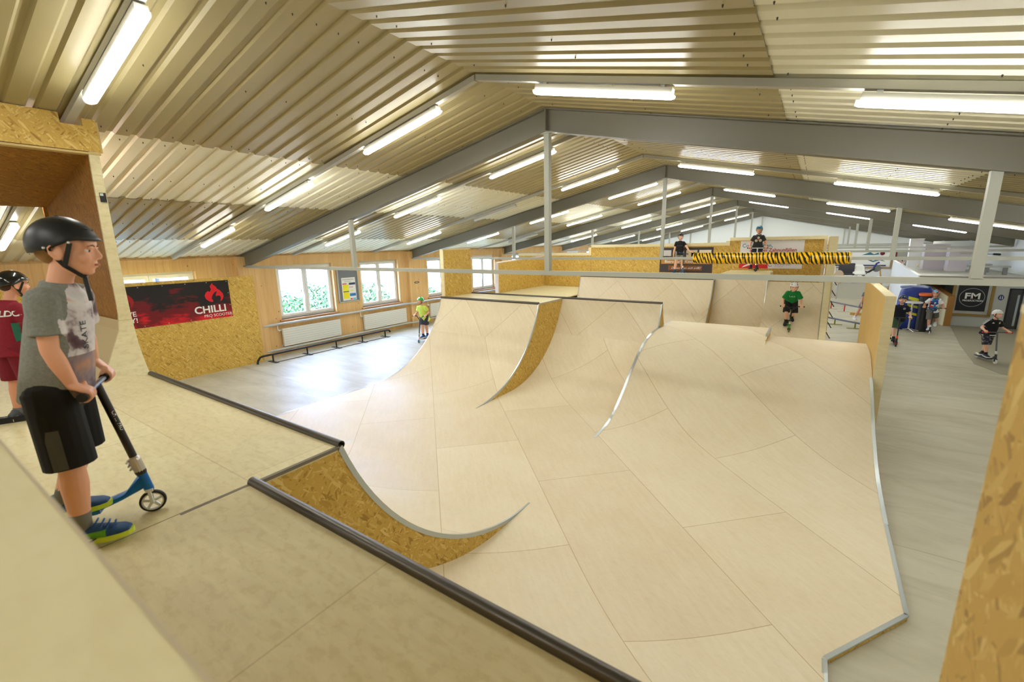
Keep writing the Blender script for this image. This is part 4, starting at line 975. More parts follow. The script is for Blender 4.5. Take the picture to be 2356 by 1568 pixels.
def head_parts(root,c,Mh,hh,skin,hair,vox,helmet,expr=0,detail=False,hairlen=0):
    """c head centre, Mh rotation matrix (x right, y forward, z up), hh head height"""
    def P(x,y,z): return Vector(c)+Mh@Vector((x*hh,y*hh,z*hh))
    def E(mb,p,r,rot=None): mb.ell(P(*p),tuple(q*hh for q in r),mat=(Mh@rot if rot else Mh),n=16,m=10)
    b=MB()
    E(b,(0,-.07,.13),(.365,.44,.37)); E(b,(0,.08,-.1),(.30,.345,.38)); E(b,(0,.10,-.27),(.24,.30,.22)); E(b,(0,.26,-.40),(.11,.11,.09))
    E(b,(0,.33,.14),(.25,.1,.13))
    for s in (-1,1):
        E(b,(s*.17,.27,-.13),(.13,.12,.13)); E(b,(s*.15,.375,.07),(.1,.05,.035))
        E(b,(s*.375,-.04,-.07),(.05,.09,.135)); E(b,(s*.40,-.05,-.05),(.03,.06,.09)); b.tube([P(s*.40,.02,-.16),P(s*.43,-.06,-.185),P(s*.455,-.13,-.08),P(s*.46,-.145,.03),P(s*.45,-.09,.09),P(s*.42,-.01,.08),P(s*.40,.03,.0)],.024*hh,8)
    b.tube([P(0,.395,.06),P(0,.435,-.04),P(0,.475,-.12)],[.04*hh,.048*hh,.052*hh],10); E(b,(0,.455,-.13),(.07,.05,.04))
    for s in (-1,1): E(b,(s*.055,.43,-.14),(.04,.04,.032))
    E(b,(0,.395,-.255),(.1,.045,.028)); E(b,(0,.39,-.30),(.085,.045,.03))
    # face details
    for s in (-1,1):
        e=MB(); e.ell(P(s*.15,.322,.01),(.062*hh,.05*hh,.045*hh),mat=Mh,n=12,m=8); e.build('eye',plain((236,232,226),.3),root,True)
        e=MB(); e.ell(P(s*.155,.358,.006),(.032*hh,.02*hh,.034*hh),mat=Mh,n=10,m=6); e.build('iris',plain((52,50,48),.3),root,True)
        e=MB(); e.tube([P(s*.07,.425,.085),P(s*.15,.425,.11),P(s*.24,.37,.085)],[.012*hh,.016*hh,.01*hh],6); e.build('eyebrow',hair,root,True)
        if detail:
            e=MB(); e.tube([P(s*.085,.375,.035),P(s*.15,.395,.052),P(s*.215,.355,.03)],[.012*hh,.017*hh,.012*hh],6); e.build('eyelid',skin,root,True)
    e=MB(); e.tube([P(-.085,.405,-.275),P(0,.435,-.268),P(.085,.405,-.275)],[.018*hh,.03*hh,.018*hh],8); e.build('lips',plain((186,104,96),.5),root,True)
    # hair
    h=MB(); 
    E(h,(0,-.11,.15),(.375,.45,.37)); E(h,(0,-.27,-.06),(.27,.22,.22))
    ho=remeshed(h,max(vox,.006),hair,'hair',root,1)
    if hairlen:
        h=MB()
        for k in range(9):
            x=-.26+.065*k; h.tube([P(x,.33-abs(x)*.5,.28),P(x*1.02,.40-abs(x)*.5,.17),P(x+.02,.40-abs(x)*.5,.10)],[.04*hh,.035*hh,.008*hh],6)
        h.build('fringe',hair,root,True)
    if helmet:
        hm=helmet; e=empty('helmet'); e.parent=root
        nA,nR=36,12; rings=[]; 
        def rim(a): # a azimuth, 0=front
            f=math.cos(a); return .20 if f>.55 else (.20+(f-.55)*.28 if f>-.2 else -.01+(f+.2)*.10)
        outer=MB(); vs=[];
        cz=.10
        for j in range(nR+1):
            for i in range(nA):
                a=2*PI*i/nA
                zr=(rim(a)-cz)/ .54
                tt=math.asin(max(-.9,min(.9,zr))); t=PI/2+(tt-PI/2)*j/nR
                rx,ry=.47,.55
                x=rx*math.cos(t)*math.sin(a); y=-.06+ry*math.cos(t)*math.cos(a); z=cz+.54*math.sin(t)
                if j==nR and math.cos(a)>.5: y+=.05*(math.cos(a)-.5)*2
                if j==nR-1 and math.cos(a)>.5: y+=.012*(math.cos(a)-.5)*2
                vs.append((x,y,z))
        inn=[(x*.9,-.06+(y+.06)*.9,cz+(z-cz)*.92) for x,y,z in vs]
        n=len(vs); fs=[]
        for j in range(nR):
            for i in range(nA):
                k=(i+1)%nA; a0=j*nA+i;a1=j*nA+k;b0=a0+nA;b1=a1+nA
                fs.append((a0,a1,b1,b0)); fs.append((n+a0,n+b0,n+b1,n+a1))
        for i in range(nA): k=(i+1)%nA; o_=nR*nA; fs.append((o_+i,o_+k,n+o_+k,n+o_+i))
        outer.add([P(*v) for v in vs+inn],fs); sh=fixnormals(outer.build('helmet_shell',hm['mat'],root,True)); 
        D.objects.remove(e)
        v=MB(); 
        if hm.get('vents'):
            if hm['vents']=='bike':
                for s in (-.30,-.12,.12,.30):
                    for (y0,z0,y1,z1) in ((.36,.34,.20,.56),(.1,.63,-.12,.64),(-.28,.56,-.42,.41)):
                        f=1-abs(s)*.55; v.tube([P(s*.95,y0*f+.0,z0*f+.02),P(s,(y0+y1)/2*f,((z0+z1)/2)*(f)+.045),P(s*.9,y1*f,z1*f+.02)],[.02*hh,.045*hh,.02*hh],6)
            else:
                for (x,y,z) in ((0,.37,.40),(-.14,.335,.42),(.14,.335,.42),(-.2,.0,.57),(.2,0,.57),(0,-.1,.636),(0,-.5,.34),(.16,-.47,.34),(-.16,-.47,.34)): v.ell(P(x,y,z),(.035*hh,.045*hh,.02*hh),mat=Mh,n=8,m=6)
            v.build('vent',hm.get('ventmat',M['black']),root,True)
        st=MB(); sm=hm.get('strap',M['black'])
        for s in (-1,1):
            j=P(s*.345,.03,-.30); chin=P(s*.05,.2,-.52)
            for q in (P(s*.43,.17,.14),P(s*.42,-.18,.02)): 
                st.bar(q,j,.075*hh,.018*hh,up=Mh@Vector((1,0,0)))
            st.bar(j,chin,.075*hh,.02*hh,up=Mh@Vector((1,0,-.4)))
        st.bar(P(-.06,.2,-.52),P(.06,.2,-.52),.07*hh,.02*hh)
        if hm.get('tail'): st.bar(P(0.02,.2,-.5),P(.06,.27,-1.0),.075*hh,.018*hh,up=Mh@Vector((1,0,0)))
        st.build('chin_strap',sm,root,False)
        if detail:
            rv=MB()
            for s in (-1,1):
                for q in ((s*.452,.16,.145),(s*.445,-.20,.03)): rv.ell(P(*q),(.02*hh,.03*hh,.03*hh),mat=Mh,n=8,m=6)
            rv.build('rivet','chrome',root,True)
    return b,P
def hand(mb,wr,center,axis,rbar,s,side,inward,fr=.0085,curl=1.0):
    """hand closing round a bar: wr wrist, center grip centre, axis bar axis unit, s scale, side +1 right"""
    ax=Vector(axis).normalized(); d=(Vector(center)-Vector(wr)); d=(d-ax*d.dot(ax)).normalized(); up=ax.cross(d)*side
    if up.z<0: up=-up
    c=Vector(center); fr=fr*s
    # palm over the top of the bar
    pc=c+up*(rbar+fr)*.9-d*.018*s
    for t in (-.03,-.01,.01,.03): mb.cap(Vector(wr)+ax*t*.5*s,pc+ax*t*s+d*.012*s,.014*s,.0115*s,8)
    for i,t in enumerate((-.033,-.011,.011,.033)):
        L=(.9,1.0,.95,.8)[i if side>0 else 3-i]; pts=[]
        R=rbar+fr*.95
        for q in (0,.5,1.05,1.6,2.2,2.75):
            a=q*L*curl; pts.append(c+ax*t*s+(up*math.cos(a)+d*math.sin(a))*R)
        for k in range(len(pts)-1): mb.cap(pts[k],pts[k+1],fr*(1-.05*k),fr*(1-.05*(k+1)),8)
    # thumb leaves the inner side of the palm and wraps below
    th0=pc+ax*inward*.036*s-d*.02*s; th1=c+ax*inward*.045*s-up*(rbar*.2)-d*(rbar+fr*.8); th2=c+ax*inward*.03*s-up*(rbar+fr)+d*.004
    mb.cap(th0,th1,.012*s,.0095*s,8); mb.cap(th1,th2,.0095*s,.0085*s,8)
def openhand(mb,wr,dirv,palm,s,spread=.25):
    d=Vector(dirv).normalized(); n=Vector(palm).normalized(); x=d.cross(n).normalized(); w=Vector(wr)
    for t in (-.025,-.008,.008,.025): mb.cap(w+x*t*.5*s,w+d*.07*s+x*t*s,.013*s,.011*s,8)
    for i,t in enumerate((-.028,-.0095,.0095,.028)):
        L=(.055,.065,.062,.05)[i]*s; b0=w+d*.075*s+x*t*s; dd=(d+x*(t/.03)*spread*.4).normalized(); m1=b0+dd*L*.5; dd2=(dd+n*.45).normalized()
        mb.cap(b0,m1,.0085*s,.008*s,8); mb.cap(m1,m1+dd2*L*.55,.008*s,.007*s,8)
    mb.cap(w+x*.02*s+d*.015*s,w+x*.05*s+d*.05*s,.0105*s,.009*s,8); mb.cap(w+x*.05*s+d*.05*s,w+x*.055*s+d*.08*s,.009*s,.008*s,8)
def shoe(name,root,ankle,fdir,s,mats,vox,toe_up=0,up=(0,0,1)):
    f=Vector(fdir).normalized(); u=Vector(up); u=(u-f*u.dot(f)).normalized(); r=f.cross(u)
    A=Vector(ankle); # ankle joint; sole is ankle height below
    sole=A-u*.062*s
    b=MB()
    prof=[(-.075,.030,.055),(-.05,.036,.075),(0,.037,.078),(.05,.038,.062),(.10,.044,.046),(.145,.042,.038),(.172,.026,.028)]
    b.loft([ringp(sole+f*x*s+u*(h*.5+.012)*s,r,u,w*s,h*.5*s,16,.8) for x,w,h in prof])
    b.cap(A-f*.025*s-u*.02*s,A-f*.02*s+u*.012*s,.04*s,.037*s,12)
    o=remeshed(b,vox,mats[0],name,root,2)
    b=MB(); rings=[]
    prof=[(-.085,.012),(-.075,.034),(-.04,.039),(.03,.037),(.09,.046),(.14,.045),(.17,.03),(.182,.01)]
    pts=[(x,w) for x,w in prof]+[(x,-w) for x,w in reversed(prof)]
    lo=[sole+f*x*s+r*w*s+u*(.0 if x<.13 else .006*s) for x,w in pts]; hi=[p+u*.022*s for p in lo]
    b.loft([lo,hi]); fixnormals(b.build('sole',mats[1],o))
    return o
def sock(root,ankle,knee,s,mat,h=.06):
    a=Vector(ankle);k=Vector(knee);d=(k-a).normalized(); b=MB(); b.tube([a-d*.03*s,a+d*h*.5*s,a+d*h*s],[.037*s,.0355*s,.038*s],14); return b.build('sock',mat,root,True)
def person(label,mat_w,H,j,look,cols,helmet,vox=.010,hands=(None,None),detail=False,feet=None,sleeve=.45,shorts=.62,hairlen=0,hemz=-.03,extra=None,baggy=1.0,legw=1.0):
    """j: joints in local coords (x right, y forward, z up). H bare height."""
    root=empty('person',mat=mat_w); tag(root,label,'person')
    s=H/1.38
    pel,chest,neck=V(*j['pelvis']),V(*j['chest']),V(*j['neck'])
    sp=(chest-pel).normalized(); rx=V(*j.get('rx',(1,0,0))).normalized(); srx=V(*j.get('srx',j.get('rx',(1,0,0)))).normalized(); fy=sp.cross(-rx).normalized()
    if fy.y<0: fy=-fy
    shy=sp.cross(-srx).normalized(); 
    if shy.y<0: shy=-shy
    shR,shL=chest+srx*.118*s+sp*.055*s,chest-srx*.118*s+sp*.055*s
    hipR,hipL=pel+rx*.068*s,pel-rx*.068*s
    ak=j.get('ak',.93); ua,fa,th,sk=.215*s*ak,.195*s*ak,.325*s,.315*s
    eR,wR=ik2(shR,j['handR'],ua,fa,j.get('poleR',(.5,-1,-.3))); eL,wL=ik2(shL,j['handL'],ua,fa,j.get('poleL',(-.5,-1,-.3)))
    kR,aR=ik2(hipR,j['footR'],th*j.get('lkR',1),sk*j.get('lkR',1),j.get('kneeR',(.15,1,0))); kL,aL=ik2(hipL,j['footL'],th*j.get('lkL',1),sk*j.get('lkL',1),j.get('kneeL',(-.15,1,0)))
    yaw,pitch,roll=look
    Mh=(Matrix.Rotation(-yaw,3,'Z')@Matrix.Rotation(pitch,3,'X')@Matrix.Rotation(roll,3,'Y'))
    hh=.205*s if not j.get('hh') else j['hh']
    hc=V(*j['head'])
    skin=mat_skin(cols['skin']); hair=cols.get('hair',plain((96,70,44),.8))
    hb,P=head_parts(root,hc,Mh,hh,skin,hair,vox,helmet,detail=detail,hairlen=hairlen)
    b=hb
    b.cap(neck-sp*.05*s,hc+Mh@V(0,-.08*hh,-.2*hh),.043*s,.042*s,14)
    # core
    b.loft([ringp(pel-sp*.05*s,rx,fy,.09*s,.075*s),ringp(pel+sp*.02*s,rx,fy,.105*s,.085*s),ringp(pel.lerp(chest,.5),rx,fy,.095*s,.075*s),ringp(chest,srx,shy,.11*s,.08*s),ringp(chest+sp*.07*s,srx,shy,.09*s,.06*s),ringp(neck,srx,shy,.045*s,.045*s)])
    for sh,e,w in ((shR,eR,wR),(shL,eL,wL)):
        b.cap(sh,e,.040*s,.032*s); b.cap(e,e.lerp(w,.35),.032*s,.033*s); b.cap(e.lerp(w,.35),w,.033*s,.022*s)
    for hp,k,a in ((hipR,kR,aR),(hipL,kL,aL)):
        b.cap(hp,k,.068*s*legw,.047*s*legw,14); b.cap(k,k.lerp(a,.3),.045*s*legw,.05*s*legw,14); b.cap(k.lerp(a,.3),a,.05*s*legw,.03*s,14); b.cap(k-fy*.0,k+fy*.012*s,.038*s,.036*s)
        b.cap(a,a-V(0,0,.02*s),.03*s,.032*s)
    for hd,w,sd in ((hands[0],wR,1),(hands[1],wL,-1)):
        if hd is None: continue
        if hd[0]=='grip': hand(b,w,hd[1],hd[2],hd[3],s*1.05,sd,-sd if len(hd)<5 else hd[4])
        else: openhand(b,w,hd[1],hd[2],s*1.05)
    remeshed(b,vox,skin,'body',root,2 if not detail else 3)
    # shirt
    t=MB(); hz=j.get('hem',-.06)
    bg_=baggy; hw=min(.155,.118+max(0,-hz-.03)*.42)
    rg=[ringp(pel+sp*hz*s,rx,fy,hw*s*bg_,(.108+(hw-.118)*.4)*s*bg_,24,.9),ringp(pel+sp*(hz+.06)*s,rx,fy,(hw*.5+.059)*s*bg_,.108*s*bg_,24,.9),ringp(pel.lerp(chest,.45),rx,fy,.117*s*bg_,.102*s*bg_,24,.9),ringp(chest-sp*.03*s,srx,shy,.130*s,.098*s,24,.9),ringp(chest+sp*.05*s,srx,shy,.128*s,.088*s,24),ringp(chest+sp*.095*s,srx,shy,.095*s,.07*s,24),ringp(neck+sp*.005*s,srx,shy,.055*s,.056*s,24)]
    t.loft(rg)
    for sh,e in ((shR,eR),(shL,eL)):
        d=(e-sh); n=d.normalized(); u=n.cross(V(0,1,0.3)).normalized(); w=n.cross(u)
        e2=sh+d*sleeve*1.25
        t.cap(sh-n*.01*s,sh+d*.3,.056*s,.056*s,14)
        t.loft([ringp(sh,u,w,.052*s,.052*s,16),ringp(sh.lerp(e2,.5),u,w,.056*s,.056*s,16),ringp(e2,u,w,.058*s*(1+.08*(bg_-1)*5),.058*s*(1+.08*(bg_-1)*5),16)])
    shirt=remeshed(t,vox*.9,cols['shirt'],'shirt',root,2)
    # shorts
    t=MB(); t.loft([ringp(pel-sp*.06*s,rx,fy,.115*s,.098*s,20,.9),ringp(pel+sp*.05*s,rx,fy,.118*s,.095*s,20,.9)])
    for hp,k,rxs in ((hipR,kR,1),(hipL,kL,-1)):
        d=k-hp; n=d.normalized(); e2=hp+d*shorts*1.25; u=(rx-n*rx.dot(n)).normalized(); w=n.cross(u)
        t.cap(hp,hp+d*.2,.086*s,.085*s,14)
        t.loft([ringp(hp-n*.02*s,u,w,.082*s*legw,.09*s*legw,18),ringp(hp.lerp(e2,.5),u,w,.084*s*legw,.09*s*legw,18),ringp(e2,u,w,.086*s*legw,.09*s*legw,18)])
    sho=remeshed(t,vox*.9,cols['shorts'],'shorts',root,2)
    for nm,k,a,fd_,i in (('R',kR,aR,j.get('toeR',(.15,1,0)),0),('L',kL,aL,j.get('toeL',(-.15,1,0)),1)):
        so=sock(root,a,k,s,cols['sock'],j.get('sockh',.07)); shoe('shoe',root,a,fd_,s*.98,cols['shoe'],max(.005,vox*.6),up=j.get('upR' if i==0 else 'upL',(0,0,1)))
    return root,dict(shR=shR,shL=shL,eR=eR,eL=eL,kR=kR,kL=kL,P=P,hh=hh,Mh=Mh,s=s,pel=pel,chest=chest,sp=sp,fy=fy,rx=rx,shirt=shirt,shorts=sho)
def on_surface(root,target,meobj,direction,off=.002):
    """lay a lettering mesh on a curved surface"""
    bv=BVHTree.FromPolygons([v.co for v in target.data.vertices],[p.vertices[:] for p in target.data.polygons]); d=Vector(direction).normalized()
    miss=set()
    for v in meobj.data.vertices:
        h=bv.ray_cast(v.co-d*.5,d)
        if h[0] is not None: v.co=h[0]-d*off
        else: miss.add(v.index)
    if miss:
        bm=bmesh.new(); bm.from_mesh(meobj.data); bm.verts.ensure_lookup_table(); bmesh.ops.delete(bm,geom=[bm.verts[i] for i in miss],context='VERTS'); bm.to_mesh(meobj.data); bm.free()
def shirt_text(root,shirt,txt,size,origin,xd,yd,mat,off=.002,**kw):
    o=text('lettering',txt,size,origin,xd,yd,mat,root,.0,**kw)
    zd=Vector(xd).cross(Vector(yd)); on_surface(root,shirt,o,-zd,off); return o
def scooter(label,mw,c,steer=0.0,h=.70,bw=.24,s=1.0,stand_bars=True,wheel_r=.055):
    """origin: ground contact of the front wheel; +y forward"""
    root=empty('scooter',mat=mw); tag(root,label,'kick scooter')
    wr=wheel_r*s; rake=math.radians(11)
    ax=V(0,0,wr); steerM=Matrix.Rotation(steer,3,Vector((0,-math.sin(rake),math.cos(rake))).normalized())
    up=V(0,-math.sin(rake),math.cos(rake)); base=V(0,.008*s,wr)
    def SP(p): return base+steerM@(Vector(p)-base)
    def wheel(cn,xax,nm):
        x=Vector(xax).normalized(); u=x.cross(V(0,0,1)).normalized(); w=u.cross(x)
        b=MB(); pr=[(-.012,.82),(-.013,.92),(-.007,1),(.007,1),(.013,.92),(.012,.82),(-.012,.82)]
        N=28; vs=[];fs=[]
        for i in range(N):
            a=2*PI*i/N
            for (dx,rr) in pr[:-1]: vs.append(cn+x*dx*s+(u*math.cos(a)+w*math.sin(a))*rr*wr)
        m=6
        for i in range(N):
            for k in range(m): fs.append((i*m+k,((i+1)%N)*m+k,((i+1)%N)*m+(k+1)%m,i*m+(k+1)%m))
        b.add(vs,fs); t=fixnormals(b.build('wheel',c.get('tyre',M['rubber']),root,True))
        b=MB()
        for i in range(5):
            a=2*PI*i/5+.3; d=(u*math.cos(a)+w*math.sin(a)); b.bar(cn+d*wr*.12,cn+d*wr*.8,.012*s,.014*s,up=x)
        vs=[];fs=[]
        for i in range(N):
            a=2*PI*i/N
            for (dx,rr) in ((-.01,.70),(-.01,.83),(.01,.83),(.01,.70)): vs.append(cn+x*dx*s+(u*math.cos(a)+w*math.sin(a))*rr*wr)
        for i in range(N):
            for k in range(4): fs.append((i*4+k,((i+1)%N)*4+k,((i+1)%N)*4+(k+1)%4,i*4+(k+1)%4))
        b.add(vs,fs); b.cap(cn-x*.016*s,cn+x*.016*s,.010*s,.010*s,10); fixnormals(b.build('wheel_core',c.get('core',M['white']),t))
    wheel(ax,steerM@V(1,0,0),'front'); wheel(V(0,-.62*s,wr),V(1,0,0),'rear')
    # fork
    b=MB(); x=steerM@V(1,0,0); crown=SP(base+up*.066*s)
    for sd in (-1,1): b.bar(ax+x*sd*.022*s,crown+x*sd*.020*s,.012*s,.022*s,up=x)
    b.bar(crown-x*.026*s,crown+x*.026*s,.03*s,.014*s); b.cap(crown,SP(base+up*.075*s),.017*s,.017*s,10); b.build('fork',c.get('fork',M['white']),root)
    ht0,ht1=base+up*.07*s,base+up*.168*s
    b=MB(); b.cap(ht0,ht1,.021*s,.021*s,14); nk=V(0,-.20*s,.082*s)
    b.loft([ringp(base+up*.12*s+V(0,-.01,0),V(1,0,0),up,.02*s,.04*s,12,.7),ringp((base+up*.09*s+nk)/2,V(1,0,0),V(0,.5,.8).normalized(),.028*s,.024*s,12,.7),ringp(nk,V(1,0,0),V(0,0,1),.045*s,.014*s,12,.7)]); 
    b.box((-.05*s,-.26*s,.064*s),(.05*s,-.19*s,.088*s)); fixnormals(autosmooth(b.build('neck',c['frame'],root)))
    b=MB(); b.prism([(-.05*s,-.20*s),(.05*s,-.20*s),(.055*s,-.30*s),(.055*s,-.58*s),(.03*s,-.68*s),(.02*s,-.68*s),(.02*s,-.6*s),(-.02*s,-.6*s),(-.02*s,-.68*s),(-.03*s,-.68*s),(-.055*s,-.58*s),(-.055*s,-.3*s)],2,.062*s,.080*s); fixnormals(b.build('deck',c['frame'],root))
    b=MB(); b.box((-.05*s,-.575*s,.0802*s),(.05*s,-.265*s,.082*s)); b.build('grip_tape',plain((52,50,48),.9),root)
    b=MB(); b.cap(ht1,SP(ht1+up*.012*s),.024*s,.024*s,12); b.build('headset',plain((30,30,30),.4),root)
    cl1=SP(ht1+up*.068*s); b=MB(); b.cap(SP(ht1+up*.014*s),cl1,.025*s,.025*s,14)
    for q in (.025,.045,.065): b.cap(SP(ht1+up*q*s)+steerM@V(-.02*s,-.028*s,0),SP(ht1+up*q*s)+steerM@V(.02*s,-.028*s,0),.006*s,.006*s,6)
    b.build('clamp',c.get('clamp',M['chrome']),root)
    top=base+up*((h-wr)/math.cos(rake)); T=SP(top); xb=steerM@V(1,0,0)
    b=MB(); b.tube([cl1-up*.01*s,SP(top-up*.0)],.0165*s,12)
    sw=c.get('sweep',0)
    L=T-xb*bw+Vector((0,-sw,c.get('rise',0)));Rr=T+xb*bw+Vector((0,-sw,c.get('rise',0)))
    if c.get('vbar'):
        lo=SP(top-up*.10*s); b=MB(); b.tube([cl1-up*.01*s,lo],.0165*s,12)
        for sd in (-1,1):
            m_=T+xb*sd*bw*.42+Vector((0,0,c.get('rise',0))); b.tube([lo,m_,T+xb*sd*bw+Vector((0,-sw,c.get('rise',0)))],.0125*s,10)
        b.tube([T-xb*bw*.2-up*.02*s,T+xb*bw*.2-up*.02*s],.009*s,8)
    else:
        b.tube([L,T+Vector((0,0,0)),Rr],.0125*s,10)
    autosmooth(b.build('handlebar',c['bar'],root))
    gr={}
    for sd,E_ in ((-1,L),(1,Rr)):
        d=(E_-T).normalized() if not c.get('vbar') else xb*sd
        b=MB(); st=E_-d*.115*s; b.tube([st,st+d*.01,E_+d*.005],[.018*s,.0155*s,.0155*s],12); b.tube([E_,E_+d*.012*s],.019*s,12); b.build('grip',c.get('grip',M['rubber']),root)
        gr[sd]=(E_-d*.05*s,d)
    b=MB(); b.bar((0,-.56*s,.085*s),(0,-.67*s,.125*s),.045*s,.005*s); b.build('brake',c.get('core',M['chrome']),root)
    return root,gr
def xf(loc,heading,tilt=0):
    """heading: unit xy direction the local +y axis points to"""
    h=Vector((heading[0],heading[1],0)).normalized(); r=Vector((h.y,-h.x,0))
    m=Matrix(((r.x,h.x,0,loc[0]),(r.y,h.y,0,loc[1]),(r.z,h.z,1,loc[2]),(0,0,0,1)))
    return m@Matrix.Rotation(tilt,4,'X')
P2=lambda c,**k: plain(c,**k)
# ---------------------------------------------------------------- boy with the blue scooter
HM=xf((-2.68,.42,PZ),(.53,.848))
SM=xf((-2.653,.647,PZ),(.53,.848))
sc1,gr=scooter('black-barred kick scooter with a blue frame and white-spoked wheel, held on the near platform',SM,dict(frame=plain((16,106,190),.28,.3),bar=plain((34,28,28),.4),fork=M['white'],core=plain((226,226,220),.35),clamp=plain((206,202,196),.3,.4)),steer=.16,h=.685,bw=.255)
# convert grips to the boy's frame
T_=HM.inverted()@SM
g1=T_@gr[1][0]; g1d=(T_.to_3x3()@gr[1][1]).normalized(); g0=T_@gr[-1][0]; g0d=(T_.to_3x3()@gr[-1][1]).normalized()
def mat_print():
    m,nt,b=new_mat('grey_print_shirt'); k=NT(nt); tc=k.n('ShaderNodeTexCoord'); sep=k.n('ShaderNodeSeparateXYZ'); k.l(tc.outputs['Object'],sep.inputs[0])
    gn=k.noise(tc.outputs['Object'],90,3); grey=k.ramp(gn,[(.3,srgb(118,120,114)),(.7,srgb(138,140,134))])
    n=k.noise(tc.outputs['Object'],7,4,.55,.4)
    c=k.ramp(n,[(.30,srgb(84,62,72)),(.40,srgb(112,90,100)),(.47,srgb(206,200,206)),(.60,srgb(224,222,226)),(.68,srgb(214,150,128)),(.80,srgb(236,186,110))])
    low=k.math('LESS_THAN',sep.outputs[2],.86); c=k.mix(c,k.ramp(n,[(.35,srgb(88,72,80)),(.5,srgb(120,100,112)),(.6,srgb(170,116,84)),(.7,srgb(190,160,140))]),k.math('MULTIPLY',low,.85))
    # printed front: forward of a slanted line
    v=k.math('ADD',sep.outputs[1],k.math('MULTIPLY',k.math('SUBTRACT',sep.outputs[2],.9),-.10)); edge=k.noise(tc.outputs['Object'],12,3)
    f=k.math('GREATER_THAN',k.math('ADD',v,k.math('MULTIPLY',edge,.05)),.128)
    k.l(k.mix(grey,c,f),b.inputs['Base Color']); b.inputs['Roughness'].default_value=.85; return m
hero_shorts=mat_cloth('black_shorts',(14,14,15))
shb=mat_cloth('shoe_blue',(18,58,120),.3); shg=plain((120,200,30),.5)
def mat_shoe():
    m,nt,b=new_mat('shoe_blue_green'); k=NT(nt); tc=k.n('ShaderNodeTexCoord'); sep=k.n('ShaderNodeSeparateXYZ'); k.l(tc.outputs['Object'],sep.inputs[0])
    f=k.math('MULTIPLY',k.math('LESS_THAN',sep.outputs[2],.075),k.math('LESS_THAN',sep.outputs[1],.10)); n=k.noise(tc.outputs['Object'],60,2)
    k.l(k.mix(k.mix(srgb(16,54,110),srgb(30,84,140),n),srgb(96,170,40),f),b.inputs['Base Color']); b.inputs['Roughness'].default_value=.6; return m
J=dict(ak=.885,lkR=.985,lkL=.90,pelvis=(.01,.0,.70),chest=(0,.065,1.035),neck=(0,.078,1.16),head=(0,.135,1.295),
 handR=tuple(g1+Vector((.0,-.035,.045))),handL=tuple(g0+Vector((0,-.035,.045))),poleR=(.9,-1,-.2),poleL=(-.9,-1,-.2),
 footR=(.113,.012,.075),footL=(-.05,-.11,.155),toeR=(.0,1,0),toeL=(-.05,1,0),kneeR=(.1,1,0),kneeL=(-.05,1,0),hh=.212,hem=-.035,srx=(1,-.12,0),sockh=.085)
r,i=person('boy in a grey printed T-shirt and matte black helmet holding the blue-framed scooter',HM,1.36,J,(-.05,-.07,0),
 dict(skin=(232,172,140),hair=plain((150,112,66),.8),shirt=mat_print(),shorts=hero_shorts,sock=plain((120,118,110),.9),shoe=(mat_shoe(),plain((206,226,60),.5))),
 dict(mat=plain((30,32,36),.42),vents='skate',tail=True),vox=.0052,hands=(('grip',g1,g1d,.0155,-1),('grip',g0,-g0d,.0155,1)),detail=True,sleeve=.55,shorts=.80,baggy=1.09)
HI=i
b=MB()
k_=HI['kR']; hp=HI['pel']+HI['rx']*.068*HI['s']; d=(k_-hp)
pts=[]
for t in (.42,.55,.7,.85,.985):
    pts.append(t)
vs=[];
for t in pts:
    c_=hp+d*t; 
    for yy_ in ((-.012 if t<.5 else -.022),.028): vs.append(c_+Vector((.30,yy_,0)))
b.add(vs,[(2*q,2*q+1,2*q+3,2*q+2) for q in range(4)]); o=b.build('side_stripe',plain((78,80,82),.85),HI['shorts'])
# subdivide for a clean drape
import bmesh
bm=bmesh.new(); bm.from_mesh(o.data); bmesh.ops.subdivide_edges(bm,edges=bm.edges,cuts=4,use_grid_fill=True); bm.to_mesh(o.data); bm.free()
on_surface(r,HI['shorts'],o,(-1,0,0),.003)
shirt_text(r,HI['shirt'],'SKATE',.05,(.085,.16,.87),(-.25,.1,.9),(-.9,.35,-.2),plain((50,60,60),.7),off=.002) if False else None
o=text('lettering','SKATE',.042,(.125,.28,.88),(0,.02,1),(.75,-.65,0),plain((48,58,60),.7),r,0.0); on_surface(r,HI['shirt'],o,(-.55,-.8,0),.002)
# swoosh-like side mark on the near shoe and laces
b=MB(); b.tube([(.16,-.01,.045),(.163,.03,.035),(.163,.07,.052)],[.003,.009,.002],6); b.build('shoe_mark',plain((18,18,20),.6),r,True)
b=MB()
for q in range(4): b.tube([(.085,.06+.02*q,.108-.008*q),(.115,.068+.02*q,.115-.009*q),(.14,.06+.02*q,.10-.008*q)],.004,6)
b.build('laces',plain((24,80,150),.7),r,True)
text('lettering','CHILLI',.034,tuple(SM.inverted()@(HM@Vector((0,0,0)))) if False else (.0,0,0),(0,-.19,.98),(-1,0,0),'white',sc1,0.0) if False else None
o=text('lettering','CHILLI PRO',.020,(.1,-.112+.032,.55),(0,.19,-.98),(0,.98,.19),'white',sc1,0.0); on_surface(sc1,[c for c in kids_of(sc1) if c.name.startswith('handlebar')][0],o,(-1,0,0),.0012)
